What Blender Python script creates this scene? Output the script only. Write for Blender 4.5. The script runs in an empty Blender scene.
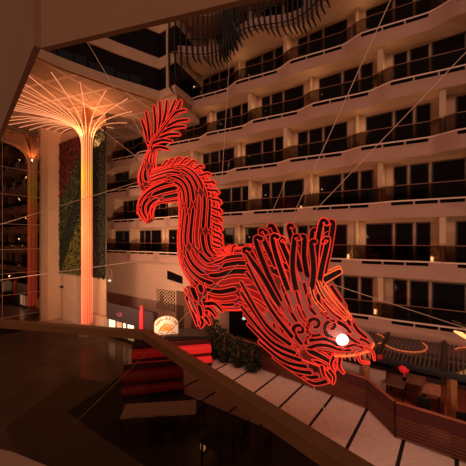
import bpy, math, random
from mathutils import Vector, Matrix
from mathutils.bvhtree import BVHTree
random.seed(7)
C = bpy.context.scene.collection
SC = bpy.context.scene
PI = math.pi
CAMZ, F0, HY, CX = 7.0, 300.0, 240.0, 233.0

# ---------------------------------------------------------------- frames
U = (-0.8056, 0.5925); N = (-0.5925, -0.8056); A = (10.35, 13.33)
def W(t, n, z):                 # facade frame: t along the balconies, n out into the atrium
    return Vector((A[0]+U[0]*t+N[0]*n, A[1]+U[1]*t+N[1]*n, z))
def t_at(px, n):                # t where the line of sight through column px meets the plane n
    k = (px-CX)/F0
    x0 = A[0]+N[0]*n; y0 = A[1]+N[1]*n
    return (x0-k*y0)/(k*U[1]-U[0])
def proj(p):
    return (CX+F0*p[0]/p[1], HY-F0*(p[2]-CAMZ)/p[1])
def ray(px, py, z):             # world point at height z seen at px,py
    d = (z-CAMZ)*F0/(HY-py)
    return Vector(((px-CX)/F0*d, d, z))
def at_d(px, py, d):
    return Vector(((px-CX)/F0*d, d, CAMZ+(HY-py)/F0*d))
ANG = math.atan2(U[1], U[0])

# ---------------------------------------------------------------- materials
def srgb(r, g, b):
    f = lambda c: (c/255/12.92) if c/255 <= .04045 else ((c/255+.055)/1.055)**2.4
    return (f(r), f(g), f(b), 1)
def mat(name, col, rough=.6, metal=0, noise=0, scale=3, emis=None, estr=0, spec=.4, bump=0):
    m = bpy.data.materials.new(name); m.use_nodes = True
    nt = m.node_tree; b = nt.nodes['Principled BSDF']
    b.inputs['Base Color'].default_value = (*col[:3], 1)
    b.inputs['Roughness'].default_value = rough; b.inputs['Metallic'].default_value = metal
    b.inputs['Specular IOR Level'].default_value = spec
    if emis:
        b.inputs['Emission Color'].default_value = (*emis[:3], 1); b.inputs['Emission Strength'].default_value = estr
    if noise or bump:
        tc = nt.nodes.new('ShaderNodeTexCoord'); no = nt.nodes.new('ShaderNodeTexNoise')
        no.inputs['Scale'].default_value = scale; no.inputs['Detail'].default_value = 5
        nt.links.new(tc.outputs['Object'], no.inputs['Vector'])
        if noise:
            r = nt.nodes.new('ShaderNodeValToRGB')
            r.color_ramp.elements[0].position = .3; r.color_ramp.elements[1].position = .7
            r.color_ramp.elements[0].color = (*[c*(1-noise) for c in col[:3]], 1)
            r.color_ramp.elements[1].color = (*[min(1, c*(1+noise)) for c in col[:3]], 1)
            nt.links.new(no.outputs['Fac'], r.inputs['Fac']); nt.links.new(r.outputs['Color'], b.inputs['Base Color'])
        if bump:
            bp = nt.nodes.new('ShaderNodeBump'); bp.inputs['Strength'].default_value = bump
            nt.links.new(no.outputs['Fac'], bp.inputs['Height']); nt.links.new(bp.outputs['Normal'], b.inputs['Normal'])
    return m
def glassmat(name, tint, refl=.06, rough=.02, rcol=(1, 1, 1)):
    m = bpy.data.materials.new(name); m.use_nodes = True; nt = m.node_tree
    nt.nodes.clear()
    o = nt.nodes.new('ShaderNodeOutputMaterial'); mx = nt.nodes.new('ShaderNodeMixShader')
    tr = nt.nodes.new('ShaderNodeBsdfTransparent'); gl = nt.nodes.new('ShaderNodeBsdfGlossy')
    tr.inputs['Color'].default_value = (*tint, 1); gl.inputs['Roughness'].default_value = rough
    gl.inputs['Color'].default_value = (*rcol, 1)
    mx.inputs['Fac'].default_value = refl
    nt.links.new(tr.outputs[0], mx.inputs[1]); nt.links.new(gl.outputs[0], mx.inputs[2]); nt.links.new(mx.outputs[0], o.inputs[0])
    return m
def stripes(name, c1, c2, scale, axis='X', rough=.5, spec=.4, rot=0, duty=.5, sharp=.05):
    m = mat(name, c1, rough, spec=spec); nt = m.node_tree; b = nt.nodes['Principled BSDF']
    tc = nt.nodes.new('ShaderNodeTexCoord'); mp = nt.nodes.new('ShaderNodeMapping')
    mp.inputs['Rotation'].default_value = (0, 0, rot)
    wv = nt.nodes.new('ShaderNodeTexWave'); wv.bands_direction = axis; wv.inputs['Scale'].default_value = scale
    r = nt.nodes.new('ShaderNodeValToRGB')
    r.color_ramp.elements[0].position = max(0, duty-sharp); r.color_ramp.elements[1].position = min(1, duty+sharp)
    r.color_ramp.elements[0].color = (*c1[:3], 1); r.color_ramp.elements[1].color = (*c2[:3], 1)
    nt.links.new(tc.outputs['Object'], mp.inputs['Vector']); nt.links.new(mp.outputs[0], wv.inputs['Vector'])
    nt.links.new(wv.outputs['Fac'], r.inputs['Fac']); nt.links.new(r.outputs['Color'], b.inputs['Base Color'])
    return m

M = {}
M['plaster'] = mat('plaster', (.54, .34, .225), .8, noise=.07, scale=.8)
M['plaster2'] = mat('plaster_warm', (.58, .38, .25), .8, noise=.06, scale=.7)
M['fascia'] = mat('fascia_paint', (.43, .245, .19), .7, noise=.07, scale=.6)
M['coping'] = mat('coping_paint', (.80, .54, .44), .6)
def soffit(m, col):      # lamplight on the undersides put in as a lighter, yellower colour
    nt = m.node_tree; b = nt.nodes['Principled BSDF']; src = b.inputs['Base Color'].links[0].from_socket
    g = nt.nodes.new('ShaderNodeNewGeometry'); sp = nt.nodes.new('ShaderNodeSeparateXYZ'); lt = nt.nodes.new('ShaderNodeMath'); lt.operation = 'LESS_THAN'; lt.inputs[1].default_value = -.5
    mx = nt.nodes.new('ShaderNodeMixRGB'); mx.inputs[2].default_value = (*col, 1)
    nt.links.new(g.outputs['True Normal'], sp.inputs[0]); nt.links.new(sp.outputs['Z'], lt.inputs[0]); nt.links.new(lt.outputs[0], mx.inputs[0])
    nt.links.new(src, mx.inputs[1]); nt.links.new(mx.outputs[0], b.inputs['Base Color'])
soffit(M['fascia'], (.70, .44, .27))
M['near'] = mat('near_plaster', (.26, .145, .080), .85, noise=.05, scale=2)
M['dark'] = mat('dark_gap', (.003, .002, .002), .8, spec=.05)
M['frame'] = mat('bronze_frame', (.05, .03, .025), .5)
M['winglass'] = mat('window_glass', (.006, .004, .005), .06, spec=.12)
M['ribbon'] = mat('ribbon_glass', (.008, .005, .008), .08, spec=.15)
M['balglass'] = glassmat('balustrade_glass', (.47, .40, .34), .02)
M['rail'] = mat('red_bronze_rail', (.20, .07, .045), .4)
M['neon'] = mat('red_neon', (.6, .03, .02), .4, emis=(1, .04, .020), estr=.86)
M['neondim'] = mat('dim_red_neon', (.5, .03, .02), .4, emis=(1, .045, .025), estr=.48)
M['neonor'] = mat('orange_neon', (.6, .1, .02), .4, emis=(1, .13, .03), estr=1.0)
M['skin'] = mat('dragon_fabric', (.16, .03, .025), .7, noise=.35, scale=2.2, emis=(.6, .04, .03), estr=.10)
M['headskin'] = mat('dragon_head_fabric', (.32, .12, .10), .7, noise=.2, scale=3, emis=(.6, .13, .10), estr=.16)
M['channel'] = mat('dark_channel', (.022, .010, .007), .5, spec=.2)
M['redpanel'] = mat('red_panel', (.35, .02, .02), .4, emis=(.8, .02, .016), estr=.16)
M['eye'] = mat('eye_glow', (1, 1, 1), .4, emis=(1, .93, .9), estr=3)
M['tooth'] = mat('tooth', (.4, .16, .13), .4, emis=(.8, .15, .1), estr=.2)
M['blue'] = mat('blue_panel', (.03, .05, .25), .4, emis=(.05, .08, .5), estr=.12)
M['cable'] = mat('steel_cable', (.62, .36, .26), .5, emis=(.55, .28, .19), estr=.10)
M['black'] = mat('black_metal', (.012, .010, .011), .4)
M['ornament'] = mat('ornament_tube', (.010, .008, .009), .6, spec=.2)
M['floor'] = mat('polished_floor', (.33, .245, .19), .16, noise=.25, scale=.6, spec=.5)
M['carpet'] = mat('dark_carpet', (.05, .033, .022), .9, noise=.4, scale=20)
M['mat'] = stripes('ribbed_matting', (.13, .09, .055), (.26, .19, .125), 9, 'X', .8, rot=.9)
M['paver'] = mat('pale_paver', (.80, .57, .47), .75, noise=.08, scale=5)
M['joint'] = mat('dark_joint', (.012, .007, .006), .7)
M['terrace'] = mat('red_terrace', (.40, .11, .065), .6, noise=.15, scale=2)
M['fence'] = stripes('red_slats', (.02, .005, .004), (.16, .03, .02), 3.6, 'Z', .5, duty=.3, sharp=.06)
M['fenceband'] = mat('dark_red_band', (.075, .010, .010), .5)
M['wood'] = mat('orange_wood', (.42, .16, .06), .5, noise=.25, scale=6)
M['tabletop'] = mat('table_planks', (.22, .13, .085), .5, noise=.25, scale=6)
M['white'] = mat('warm_white', (.66, .47, .38), .5)
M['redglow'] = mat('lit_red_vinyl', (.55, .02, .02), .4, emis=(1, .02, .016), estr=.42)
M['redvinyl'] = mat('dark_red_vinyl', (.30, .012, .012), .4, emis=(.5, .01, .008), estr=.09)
M['redfab'] = mat('red_cloth', (.6, .012, .02), .6, emis=(.6, .01, .015), estr=.35)
M['purple'] = mat('shop_purple', (.026, .011, .014), .5)
M['shoplight'] = mat('shop_light', (1, .9, .7), .5, emis=(1, .80, .55), estr=1.0)
M['shoppink'] = mat('shop_pink', (.5, .1, .15), .5, emis=(.5, .07, .11), estr=.35)
M['sign'] = mat('sign_cream', (.8, .66, .5), .5, emis=(1, .74, .50), estr=.34)
M['signor'] = mat('sign_orange', (.8, .25, .03), .5, emis=(.9, .21, .02), estr=.75)
M['signbr'] = mat('sign_brown', (.3, .11, .03), .5, emis=(.5, .15, .03), estr=.3)
M['lamp'] = mat('lamp_glow', (1, .8, .5), .5, emis=(1, .72, .40), estr=5)
M['leafdark'] = mat('leaf_dark', (.018, .022, .010), .7, noise=.5, scale=12)
M['leafshade'] = mat('leaf_shade', (.022, .030, .012), .6, noise=.5, scale=8)
M['leafmid'] = mat('leaf_mid', (.045, .075, .022), .6, noise=.5, scale=8)
M['railnear'] = mat('walnut_rail', (.125, .050, .016), .42, noise=.12, scale=9)
M['nearglass'] = glassmat('smoked_glass', (.41, .36, .31), .025, rcol=(.7, .5, .4))
M['steel'] = mat('steel', (.6, .5, .42), .3, metal=.8)
M['curb'] = mat('curb_stone', (.34, .20, .125), .8)
M['bluegl'] = mat('blue_window_reflection', (.008, .014, .026), .3)

def treemat():
    m = bpy.data.materials.new('led_gradient'); m.use_nodes = True; nt = m.node_tree; b = nt.nodes['Principled BSDF']
    g = nt.nodes.new('ShaderNodeNewGeometry'); s = nt.nodes.new('ShaderNodeSeparateXYZ'); mr = nt.nodes.new('ShaderNodeMapRange')
    mr.inputs['From Min'].default_value = .5; mr.inputs['From Max'].default_value = 17
    r = nt.nodes.new('ShaderNodeValToRGB'); e = r.color_ramp.elements
    e[0].position = 0; e[0].color = (1, .17, .085, 1); e[1].position = 1; e[1].color = (1, .34, .15, 1)
    for p, c in ((.28, (1, .20, .085, 1)), (.42, (1, .32, .11, 1)), (.55, (1, .28, .10, 1)), (.62, (.95, .42, .07, 1)), (.69, (.80, .55, .06, 1)), (.76, (1, .46, .16, 1)), (.88, (1, .5, .22, 1))):
        k = e.new(p); k.color = c
    nt.links.new(g.outputs['Position'], s.inputs[0]); nt.links.new(s.outputs['Z'], mr.inputs['Value'])
    nt.links.new(mr.outputs[0], r.inputs['Fac'])
    nt.links.new(r.outputs[0], b.inputs['Emission Color']); b.inputs['Emission Strength'].default_value = .80
    nt.links.new(r.outputs[0], b.inputs['Base Color'])
    return m
M['led'] = treemat()
def wallgreen():
    m = bpy.data.materials.new('living_wall_leaves'); m.use_nodes = True; nt = m.node_tree; b = nt.nodes['Principled BSDF']
    b.inputs['Roughness'].default_value = .6
    at = nt.nodes.new('ShaderNodeVertexColor'); at.layer_name = 'Col'
    no = nt.nodes.new('ShaderNodeTexNoise'); no.inputs['Scale'].default_value = 6
    mx = nt.nodes.new('ShaderNodeMixRGB'); mx.blend_type = 'MULTIPLY'; mx.inputs[0].default_value = .6
    tc = nt.nodes.new('ShaderNodeTexCoord'); nt.links.new(tc.outputs['Object'], no.inputs['Vector'])
    nt.links.new(at.outputs[0], mx.inputs[1]); nt.links.new(no.outputs['Fac'], mx.inputs[2]); nt.links.new(mx.outputs[0], b.inputs['Base Color'])
    return m
M['green'] = wallgreen()
def ceilmat():
    m = mat('ceiling_panel', (.58, .36, .26), .8); nt = m.node_tree; b = nt.nodes['Principled BSDF']
    tc = nt.nodes.new('ShaderNodeTexCoord'); mp = nt.nodes.new('ShaderNodeMapping'); mp.inputs['Rotation'].default_value = (0, 0, .35)
    br = nt.nodes.new('ShaderNodeTexBrick'); br.offset = 0; br.inputs['Scale'].default_value = .42
    br.inputs['Color1'].default_value = (.42, .24, .165, 1); br.inputs['Color2'].default_value = (.46, .27, .185, 1); br.inputs['Mortar'].default_value = (.66, .44, .33, 1)
    br.inputs['Mortar Size'].default_value = .045; br.inputs['Brick Width'].default_value = .8; br.inputs['Row Height'].default_value = .8
    nt.links.new(tc.outputs['Object'], mp.inputs['Vector']); nt.links.new(mp.outputs[0], br.inputs['Vector']); nt.links.new(br.outputs['Color'], b.inputs['Base Color'])
    return m
M['ceil'] = ceilmat()
def tilemat():
    m = mat('tiled_wall', (.5, .31, .22), .7); nt = m.node_tree; b = nt.nodes['Principled BSDF']
    tc = nt.nodes.new('ShaderNodeTexCoord'); mp = nt.nodes.new('ShaderNodeMapping')
    mp.inputs['Rotation'].default_value = (PI/2, 0, 0)
    br = nt.nodes.new('ShaderNodeTexBrick'); br.offset = 0; br.inputs['Scale'].default_value = 1.4
    br.inputs['Color1'].default_value = (.55, .345, .25, 1); br.inputs['Color2'].default_value = (.57, .355, .255, 1); br.inputs['Mortar'].default_value = (.46, .28, .20, 1)
    br.inputs['Mortar Size'].default_value = .015; br.inputs['Brick Width'].default_value = 1; br.inputs['Row Height'].default_value = .5
    nt.links.new(tc.outputs['Object'], mp.inputs['Vector']); nt.links.new(mp.outputs[0], br.inputs['Vector']); nt.links.new(br.outputs['Color'], b.inputs['Base Color'])
    return m
M['tile'] = tilemat()

# ---------------------------------------------------------------- mesh builder
class MB:
    def __init__(s): s.v = []; s.f = []
    def add(s, vs, fs):
        o = len(s.v); s.v += [tuple(v) for v in vs]; s.f += [tuple(i+o for i in f) for f in fs]; return s
    def prism(s, poly, vec):            # polygon (3d points) extruded by vec
        n = len(poly); vec = Vector(vec); a = [Vector(p) for p in poly]
        fs = [tuple(range(n-1, -1, -1)), tuple(range(n, 2*n))] + [(i, (i+1) % n, n+(i+1) % n, n+i) for i in range(n)]
        return s.add(a+[p+vec for p in a], fs)
    def quad8(s, t0, t1, n0, n1, z0, z1):   # box in the facade frame
        return s.prism([W(t0, n0, z0), W(t1, n0, z0), W(t1, n1, z0), W(t0, n1, z0)], (0, 0, z1-z0))
    def box(s, x0, x1, y0, y1, z0, z1):
        return s.prism([Vector((x0, y0, z0)), Vector((x1, y0, z0)), Vector((x1, y1, z0)), Vector((x0, y1, z0))], (0, 0, z1-z0))
    def tube(s, pts, r, sides=6, closed=False, caps=True):
        pts = [Vector(p) for p in pts]; n = len(pts)
        if not hasattr(r, '__len__'): r = [r]*n
        vs = []; fs = []; up = None
        for i, p in enumerate(pts):
            a = pts[(i-1) % n] if (closed or i > 0) else p
            b = pts[(i+1) % n] if (closed or i < n-1) else p
            d = (b-a)
            if d.length < 1e-9: d = Vector((0, 0, 1))
            d.normalize()
            if up is None:
                up = Vector((0, 0, 1)) if abs(d.z) < .9 else Vector((1, 0, 0))
            x = up-d*up.dot(d)
            if x.length < 1e-5: x = d.orthogonal()
            x.normalize(); y = d.cross(x); up = x
            for k in range(sides):
                w = 2*PI*k/sides
                vs.append(p+(x*math.cos(w)+y*math.sin(w))*r[i])
        m = n if closed else n-1
        for i in range(m):
            j = (i+1) % n
            for k in range(sides):
                k2 = (k+1) % sides
                fs.append((i*sides+k, i*sides+k2, j*sides+k2, j*sides+k))
        if not closed and caps:
            fs.append(tuple(range(sides-1, -1, -1))); fs.append(tuple((n-1)*sides+k for k in range(sides)))
        return s.add(vs, fs)
    def lathe(s, prof, c, seg=16):
        vs = []; fs = []
        for r, z in prof:
            for k in range(seg):
                w = 2*PI*k/seg; vs.append((c[0]+r*math.cos(w), c[1]+r*math.sin(w), c[2]+z))
        for i in range(len(prof)-1):
            for k in range(seg):
                k2 = (k+1) % seg; fs.append((i*seg+k, i*seg+k2, (i+1)*seg+k2, (i+1)*seg+k))
        fs.append(tuple(range(seg-1, -1, -1))); fs.append(tuple((len(prof)-1)*seg+k for k in range(seg)))
        return s.add(vs, fs)
    def build(s, name, m, parent=None, smooth=False, recenter=None):
        me = bpy.data.meshes.new(name)
        vs = s.v
        if recenter is not None:
            vs = [(v[0]-recenter[0], v[1]-recenter[1], v[2]-recenter[2]) for v in vs]
        me.from_pydata(vs, [], s.f); me.update()
        me.materials.append(M[m] if isinstance(m, str) else m)
        if smooth:
            for p in me.polygons: p.use_smooth = True
        o = bpy.data.objects.new(name, me); C.objects.link(o)
        if recenter is not None: o.location = recenter
        if parent is not None: put(o, parent)
        return o
def put(o, parent):              # parent while keeping the world place
    o.parent = parent
    o.location = Vector(o.location)-Vector(parent.location) if parent.parent is None else o.location
def tag(o, label=None, cat=None, group=None, kind=None):
    if label: o['label'] = label
    if cat: o['category'] = cat
    if group: o['group'] = group
    if kind: o['kind'] = kind
    return o
def empty(name, loc, label, cat, group=None):
    o = bpy.data.objects.new(name, None); C.objects.link(o); o.location = loc; o.empty_display_size = .2
    return tag(o, label, cat, group)
def S(name, mb, m, label, cat, parent=None, smooth=False):   # setting
    o = mb.build(name, m, parent, smooth)
    if parent is None: tag(o, label, cat, None, 'structure')
    return o
def copy_tree(src, loc, label):
    r = src.copy(); C.objects.link(r); r.location = loc; r['label'] = label
    for ch in src.children:
        c = ch.copy(); C.objects.link(c); c.parent = r
        for g in ch.children:
            d = g.copy(); C.objects.link(d); d.parent = c
    return r
ORD = ['first', 'second', 'third', 'fourth', 'fifth', 'sixth', 'seventh', 'eighth', 'ninth', 'tenth', 'eleventh', 'twelfth', 'thirteenth', 'fourteenth', 'fifteenth', 'sixteenth', 'seventeenth', 'eighteenth', 'nineteenth', 'twentieth', 'twenty-first', 'twenty-second', 'twenty-third', 'twenty-fourth', 'twenty-fifth', 'twenty-sixth', 'twenty-seventh', 'twenty-eighth', 'twenty-ninth', 'thirtieth']

# ================================================================ SETTING: ground
fl = MB(); fl.box(-34, 16, 4, 36, -.2, 0)
S('floor', fl, 'floor', 'dark polished lobby floor far below the mezzanine', 'floor')
# pale paver path beside the fence
pv = MB(); TJ = 1.48
pvj = MB().quad8(-6, 13.2, 2.4, 7.25, .004, .02)
S('trim_1', pvj, 'joint', 'dark joint bed between the pale paving panels', 'path')
for k in range(-4, 9):
    t0 = 1.84+TJ*k+.06
    pv.quad8(t0, t0+TJ-.12, 2.45, 7.2, .02, .035)
S('trim_2', pv, 'paver', 'pale paving panels along the red restaurant fence', 'path')
cp = MB().prism([ray(66, 412, .004), ray(122, 376, .004), ray(215, 372, .004), ray(330, 470, .004), ray(250, 560, .004), ray(165, 480, .004)], (0, 0, .012))
S('trim_3', cp, 'carpet', 'dark dining area carpet in the lobby', 'carpet')
gm = MB().prism([ray(6, 428, .004), ray(72, 376, .004), ray(112, 384, .004), ray(67, 412, .004), ray(128, 456, .004), ray(170, 490, .004), ray(60, 530, .004)], (0, 0, .01))
S('trim_4', gm, 'mat', 'ribbed floor matting seen through the left railing glass', 'mat')
tr = MB().prism([W(-6, 0, 0), W(12.6, 0, 0), W(12.6, 2.4, 0), W(3.3, 3.5, 0), W(2.1, 4.9, 0), W(-6, 4.9, 0)], (0, 0, .35))
S('trim_5', tr, 'terrace', 'raised reddish restaurant terrace floor under the canopy', 'terrace')

# ================================================================ FACADE
P_ = 3.81
ROWS = [-3.82, -1.02, 1.78, 4.58, 7.38, 10.18, 12.98, 15.78]   # coping heights relative to the camera
OFF = [1.3, 1.3, 0, 1.3, 0, 1.3, 0, 1.3]
OFF[0] = 0
TEND = [14, 29, 29, 29, 29, 16.0, 15.4, 15.4]
def nf(t, row):
    if row >= 6: return 1.6+.5*math.sin((t-3)*1.05)+max(0, t-12.4)*.42
    a = .36 if row >= 3 else .26
    if row == 0: a = .12
    p = ((t-(OFF[row]-1.0))/P_) % 1
    q = 1-p/.26 if p < .26 else (p-.26)/.74
    q = .6*q+.4*q*q*(3-2*q)
    return .82+a*q
S('wall_right', MB().quad8(-9, 29.5, -.35, 0, 2.2, 24), 'plaster', 'tan plaster hotel wall behind the rows of balconies', 'wall')
S('wall_back', MB().quad8(12.6, 29.5, -.3, .12, 0, 6.0-.80), 'tile', 'pale tiled lower wall below the balconies', 'wall')
def tw(t0, t1, step=.3):
    n = max(2, int((t1-t0)/step)); return [t0+(t1-t0)*i/n for i in range(n+1)]
wid = 0; tid = 5
winlist = []; raillist = []
FR_L = ((0, .21), (.25, .52), (.56, 1.0))       # narrow..wide from low t to high t
for row, c in enumerate(ROWS):
    z = CAMZ+c; te = TEND[row]
    ts = tw(-9, te, .25)
    # slab
    sl = MB(); poly = [W(t, nf(t, row), z-.75) for t in ts]+[W(te, 0, z-.75), W(-9, 0, z-.75)]
    sl.prism(poly, (0, 0, .5))
    # upstand fascia
    for a, b in zip(ts[:-1], ts[1:]):
        na, nb = nf(a, row), nf(b, row)
        sl.prism([W(a, na-.16, z-.26), W(b, nb-.16, z-.26), W(b, nb, z-.26), W(a, na, z-.26)], (0, 0, .26))
    # end return of the balcony
    ne = nf(te, row); sl.quad8(te-.02, te+.14, 0, ne, z-.75, z)
    # shallow ledge of the soffit
    tid += 1
    S('trim_%d' % tid, sl, 'fascia', 'tan balcony slab band, %s level up' % ORD[row], 'balcony slab')
    # partition piers, windows, railings
    k0 = -3
    for k in range(k0, 10):
        g0 = OFF[row]+P_*k; g1 = g0+2.86
        if g1 > te-.3 or g1 < -6: continue
        wide_low = (k+(row % 2 == 1)) % 2 == 0
        if row >= 6 and k < -1: continue
        fr = [(1-b, 1-a) for a, b in FR_L][::-1] if wide_low else FR_L
        for a, b in fr:
            t0 = g0+(g1-g0)*a; t1 = g0+(g1-g0)*b
            winlist.append((row, t0, t1, z))
        raillist.append((row, g0, g1, k, te))
    pm = MB()
    for k in range(k0, 10):
        g1 = OFF[row]+P_*k+2.86
        if g1+.95 > te or g1 < -6: continue
        if (k+(row % 2 == 1)) % 2 == 0:
            pm.quad8(g1+.36, g1+.60, 0, min(.85, nf(g1+.5, row)-.2), z-.25, z+2.05)
        else:
            pm.quad8(g1+.30, g1+.44, 0, .3, z-.25, z+2.05)
    tid += 1
    S('trim_%d' % tid, pm, 'plaster2', 'plaster partition walls between balconies, %s level up' % ORD[row], 'partition')

def vis(p):
    q = proj(p); return p[1] > 0 and -2 < q[0] < 470 and -5 < q[1] < 470
ROWNAME = ['lowest', 'second lowest', 'third lowest', 'fourth lowest', 'fourth from top', 'third from top', 'second from top', 'topmost']
cnt = {}
for row, t0, t1, z in winlist:
    if t1 < -2.2: continue
    fr = MB(); h0, h1 = z-.25, z+1.86
    for (a, b, c_, d) in ((t0, t1, h1-.05, h1), (t0, t1, h0, h0+.05), (t0, t0+.05, h0, h1), (t1-.05, t1, h0, h1)):
        fr.quad8(a, b, 0, .06, c_, d)
    wid += 1
    mid = W((t0+t1)/2, 0, z+.8); v = vis(mid)
    if v: cnt[row] = cnt.get(row, 0)+1
    lab = 'dark balcony window, %s row, %s visible one from the right' % (ROWNAME[row], ORD[cnt.get(row, 1)-1] if v else 'not the')
    if not v: lab = 'dark balcony window at the frame edge of the %s row' % ROWNAME[row]
    o = S('window_%d' % wid, fr, 'frame', lab, 'window')
    MB().quad8(t0+.04, t1-.04, .01, .035, h0+.04, h1-.04).build('pane', 'winglass', o)
# railings, one per apartment
cnt = {}
for row, g0, g1, k, te in raillist:
    if row >= 6: continue
    a0 = g0-.475; a1 = min(g1+.475, te)
    if a1 < -2.2: continue
    z = CAMZ+ROWS[row]; ts = tw(a0+.01, a1-.01, .24)
    mid = W((a0+a1)/2, 1, z+.4); v = vis(mid)
    if v: cnt[row] = cnt.get(row, 0)+1
    lab = 'smoked glass balcony railing, %s row, %s from the right' % (ROWNAME[row], ORD[cnt.get(row, 1)-1])
    if not v: lab = 'smoked glass balcony railing cut by the frame edge, %s row' % ROWNAME[row]
    base = W((a0+a1)/2, nf((a0+a1)/2, row)-.08, z)
    r = empty('balcony_railing', base, lab, 'railing', 'glass balcony railings')
    g = MB(); h = MB(); b = MB(); s = MB()
    for p, q in zip(ts[:-1], ts[1:]):
        np_, nq = nf(p, row)-.07, nf(q, row)-.07
        g.prism([W(p, np_-.012, z+.05), W(q, nq-.012, z+.05), W(q, nq, z+.05), W(p, np_, z+.05)], (0, 0, .70))
        h.prism([W(p, np_-.03, z+.75), W(q, nq-.03, z+.75), W(q, nq+.02, z+.75), W(p, np_+.02, z+.75)], (0, 0, .035))
        b.prism([W(p, np_-.06, z), W(q, nq-.06, z), W(q, nq+.09, z), W(p, np_+.09, z)], (0, 0, .06))
    g.build('glass_panel', 'balglass', r); h.build('handrail', 'rail', r); b.build('bottom_rail', 'coping', r)
    # dark strips painting the shaded gap below the bottom rail, in front of each window
    for w0, w1 in ((g0+.05, g0+.92), (g0+1.0, g0+1.85), (g0+1.93, g1-.05)):
        tt = tw(w0, min(w1, te-.2), .24); s = MB()
        if tt[-1] <= tt[0]: continue
        for p, q in zip(tt[:-1], tt[1:]):
            np_, nq = nf(p, row), nf(q, row)
            s.prism([W(p, np_-.02, z-.155), W(q, nq-.02, z-.155), W(q, nq+.012, z-.155), W(p, np_+.012, z-.155)], (0, 0, .145))
        s.build('slot', 'dark', r)
# wall lights at the foot of partitions
for px, py, row in ((303, 117, 4), (376, 96, 4), (432, 139, 3), (348, 247, 1), (432, 249, 1), (375, 296, 0), (301, 211, 2)):
    t = t_at(px, .1); z = CAMZ+ROWS[row]
    p = W(t, .10, z+.25)
    o = empty('wall_light', p, 'small glowing wall light on the %s balcony row, %s' % (ROWNAME[row], {303: 'above the mane', 376: 'upper right', 432: 'beside the right window trio', 348: 'by the horn', 375: 'over the canopy', 301: 'behind the mane tips'}[px]), 'light', 'balcony wall lights')
    MB().quad8(t-.08, t+.08, 0, .07, z-.05, z+.30).build('housing', 'coping', o)
    MB().quad8(t-.05, t+.05, .07, .09, z+.02, z+.24).build('diffuser', 'lamp', o)
    l = bpy.data.lights.new('glow', 'POINT'); l.energy = 4.5; l.color = (1, .62, .30); l.shadow_soft_size = .05
    lo = bpy.data.objects.new('wall_light_glow', l); C.objects.link(lo); lo.location = W(t-.02, .42, z+.18)
    lo.parent = o; lo.location = lo.location-o.location

for row in (1, 2, 3, 4, 5):  # added lamps without fittings, warming the soffits and walls
    for k in range(0, 5):
        g1 = OFF[row]+P_*k+2.86+.48
        l = bpy.data.lights.new('balcony_fill', 'POINT'); l.energy = (5 if (k+row) % 2 else 2.5); l.color = (1, .62, .30); l.shadow_soft_size = .03
        lo = bpy.data.objects.new('balcony_fill', l); C.objects.link(lo); lo.location = W(g1-.45, .55, CAMZ+ROWS[row]+1.2)
# ================================================================ upper left wing
LW = [(15.2, 3.15), (16.75, 3.2), (17.15, 4.4), (17.65, 6), (18.0, 7.6), (18.25, 9.2), (18.35, 11), (18.2, 13)]
def wing(z0, z1, out, name, m, label, cat, back=True):
    mb = MB(); front = [W(t-(out if i > 1 else 0), n+(out if i < 2 else 0), z0+CAMZ) for i, (t, n) in enumerate(LW)]
    mb.prism(front+[W(31, 13, z0+CAMZ), W(31, -.3, z0+CAMZ), W(16.0, -.3, z0+CAMZ)], (0, 0, z1-z0))
    return S(name, mb, m, label, cat)
wing(9.72, 10.25, .06, 'trim_30', 'plaster', 'lowest tan band of the curved upper left wing', 'band')
wing(10.25, 11.75, -.05, 'window_200', 'ribbon', 'lower dark ribbon window of the curved upper left wing', 'window')
wing(11.75, 12.5, .06, 'trim_31', 'plaster', 'middle tan band of the curved upper left wing', 'band')
wing(12.5, 14.2, -.05, 'window_201', 'ribbon', 'upper dark ribbon window of the curved upper left wing', 'window')
wing(14.2, 16.5, .06, 'trim_32', 'plaster', 'top tan band of the curved upper left wing', 'band')
S('trim_33', MB().quad8(15.9, 16.1, 3.0, 3.22, CAMZ+10.2, CAMZ+14.3), 'plaster', 'slim plaster mullion column on the upper left wing', 'column')
bl = MB()
for i in range(3, 7):
    (t0, n0), (t1, n1) = LW[i-1], LW[i]
    for s0, s1, hh in ((.04, .46, .5), (.5, .97, .38)):
        p = lambda s: W(t0+(t1-t0)*s-.0-.02, n0+(n1-n0)*s, CAMZ+10.3)
        a, b = p(s0), p(s1); bl.prism([a, b, b+Vector((0, 0, hh)), a+Vector((0, 0, hh))], (U[0]*-.01, U[1]*-.01, 0))
S('window_202', bl, 'bluegl', 'painted bluish reflection low on the upper left ribbon window', 'window')  # flat bluish patches painting a reflection on the dark glass
# wing underside with lattice ceiling
ce = MB(); ce.prism([W(17.3, 3.4, CAMZ+9.66), W(17.9, 6, CAMZ+9.66), W(18.4, 9.2, CAMZ+9.66), W(18.3, 13, CAMZ+9.66), W(33, 13, CAMZ+9.66), W(33, -.1, CAMZ+9.66), W(17.3, -.1, CAMZ+9.66)], (0, 0, .05))
S('ceiling', ce, 'ceil', 'latticed ceiling under the wing carrying the glowing tree lines', 'ceiling')
cv = MB()
pts = [(16.0, .4), (15.9, 1.6), (15.6, 2.5), (15.3, 3.0), (16.6, 3.15), (17.2, 3.1), (17.2, -.2), (16.0, -.2)]
cv.prism([W(t, n, CAMZ+8.8) for t, n in pts], (0, 0, .95))
S('trim_34', cv, 'plaster2', 'rounded plaster beam where the wing meets the balconies', 'beam')

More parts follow.
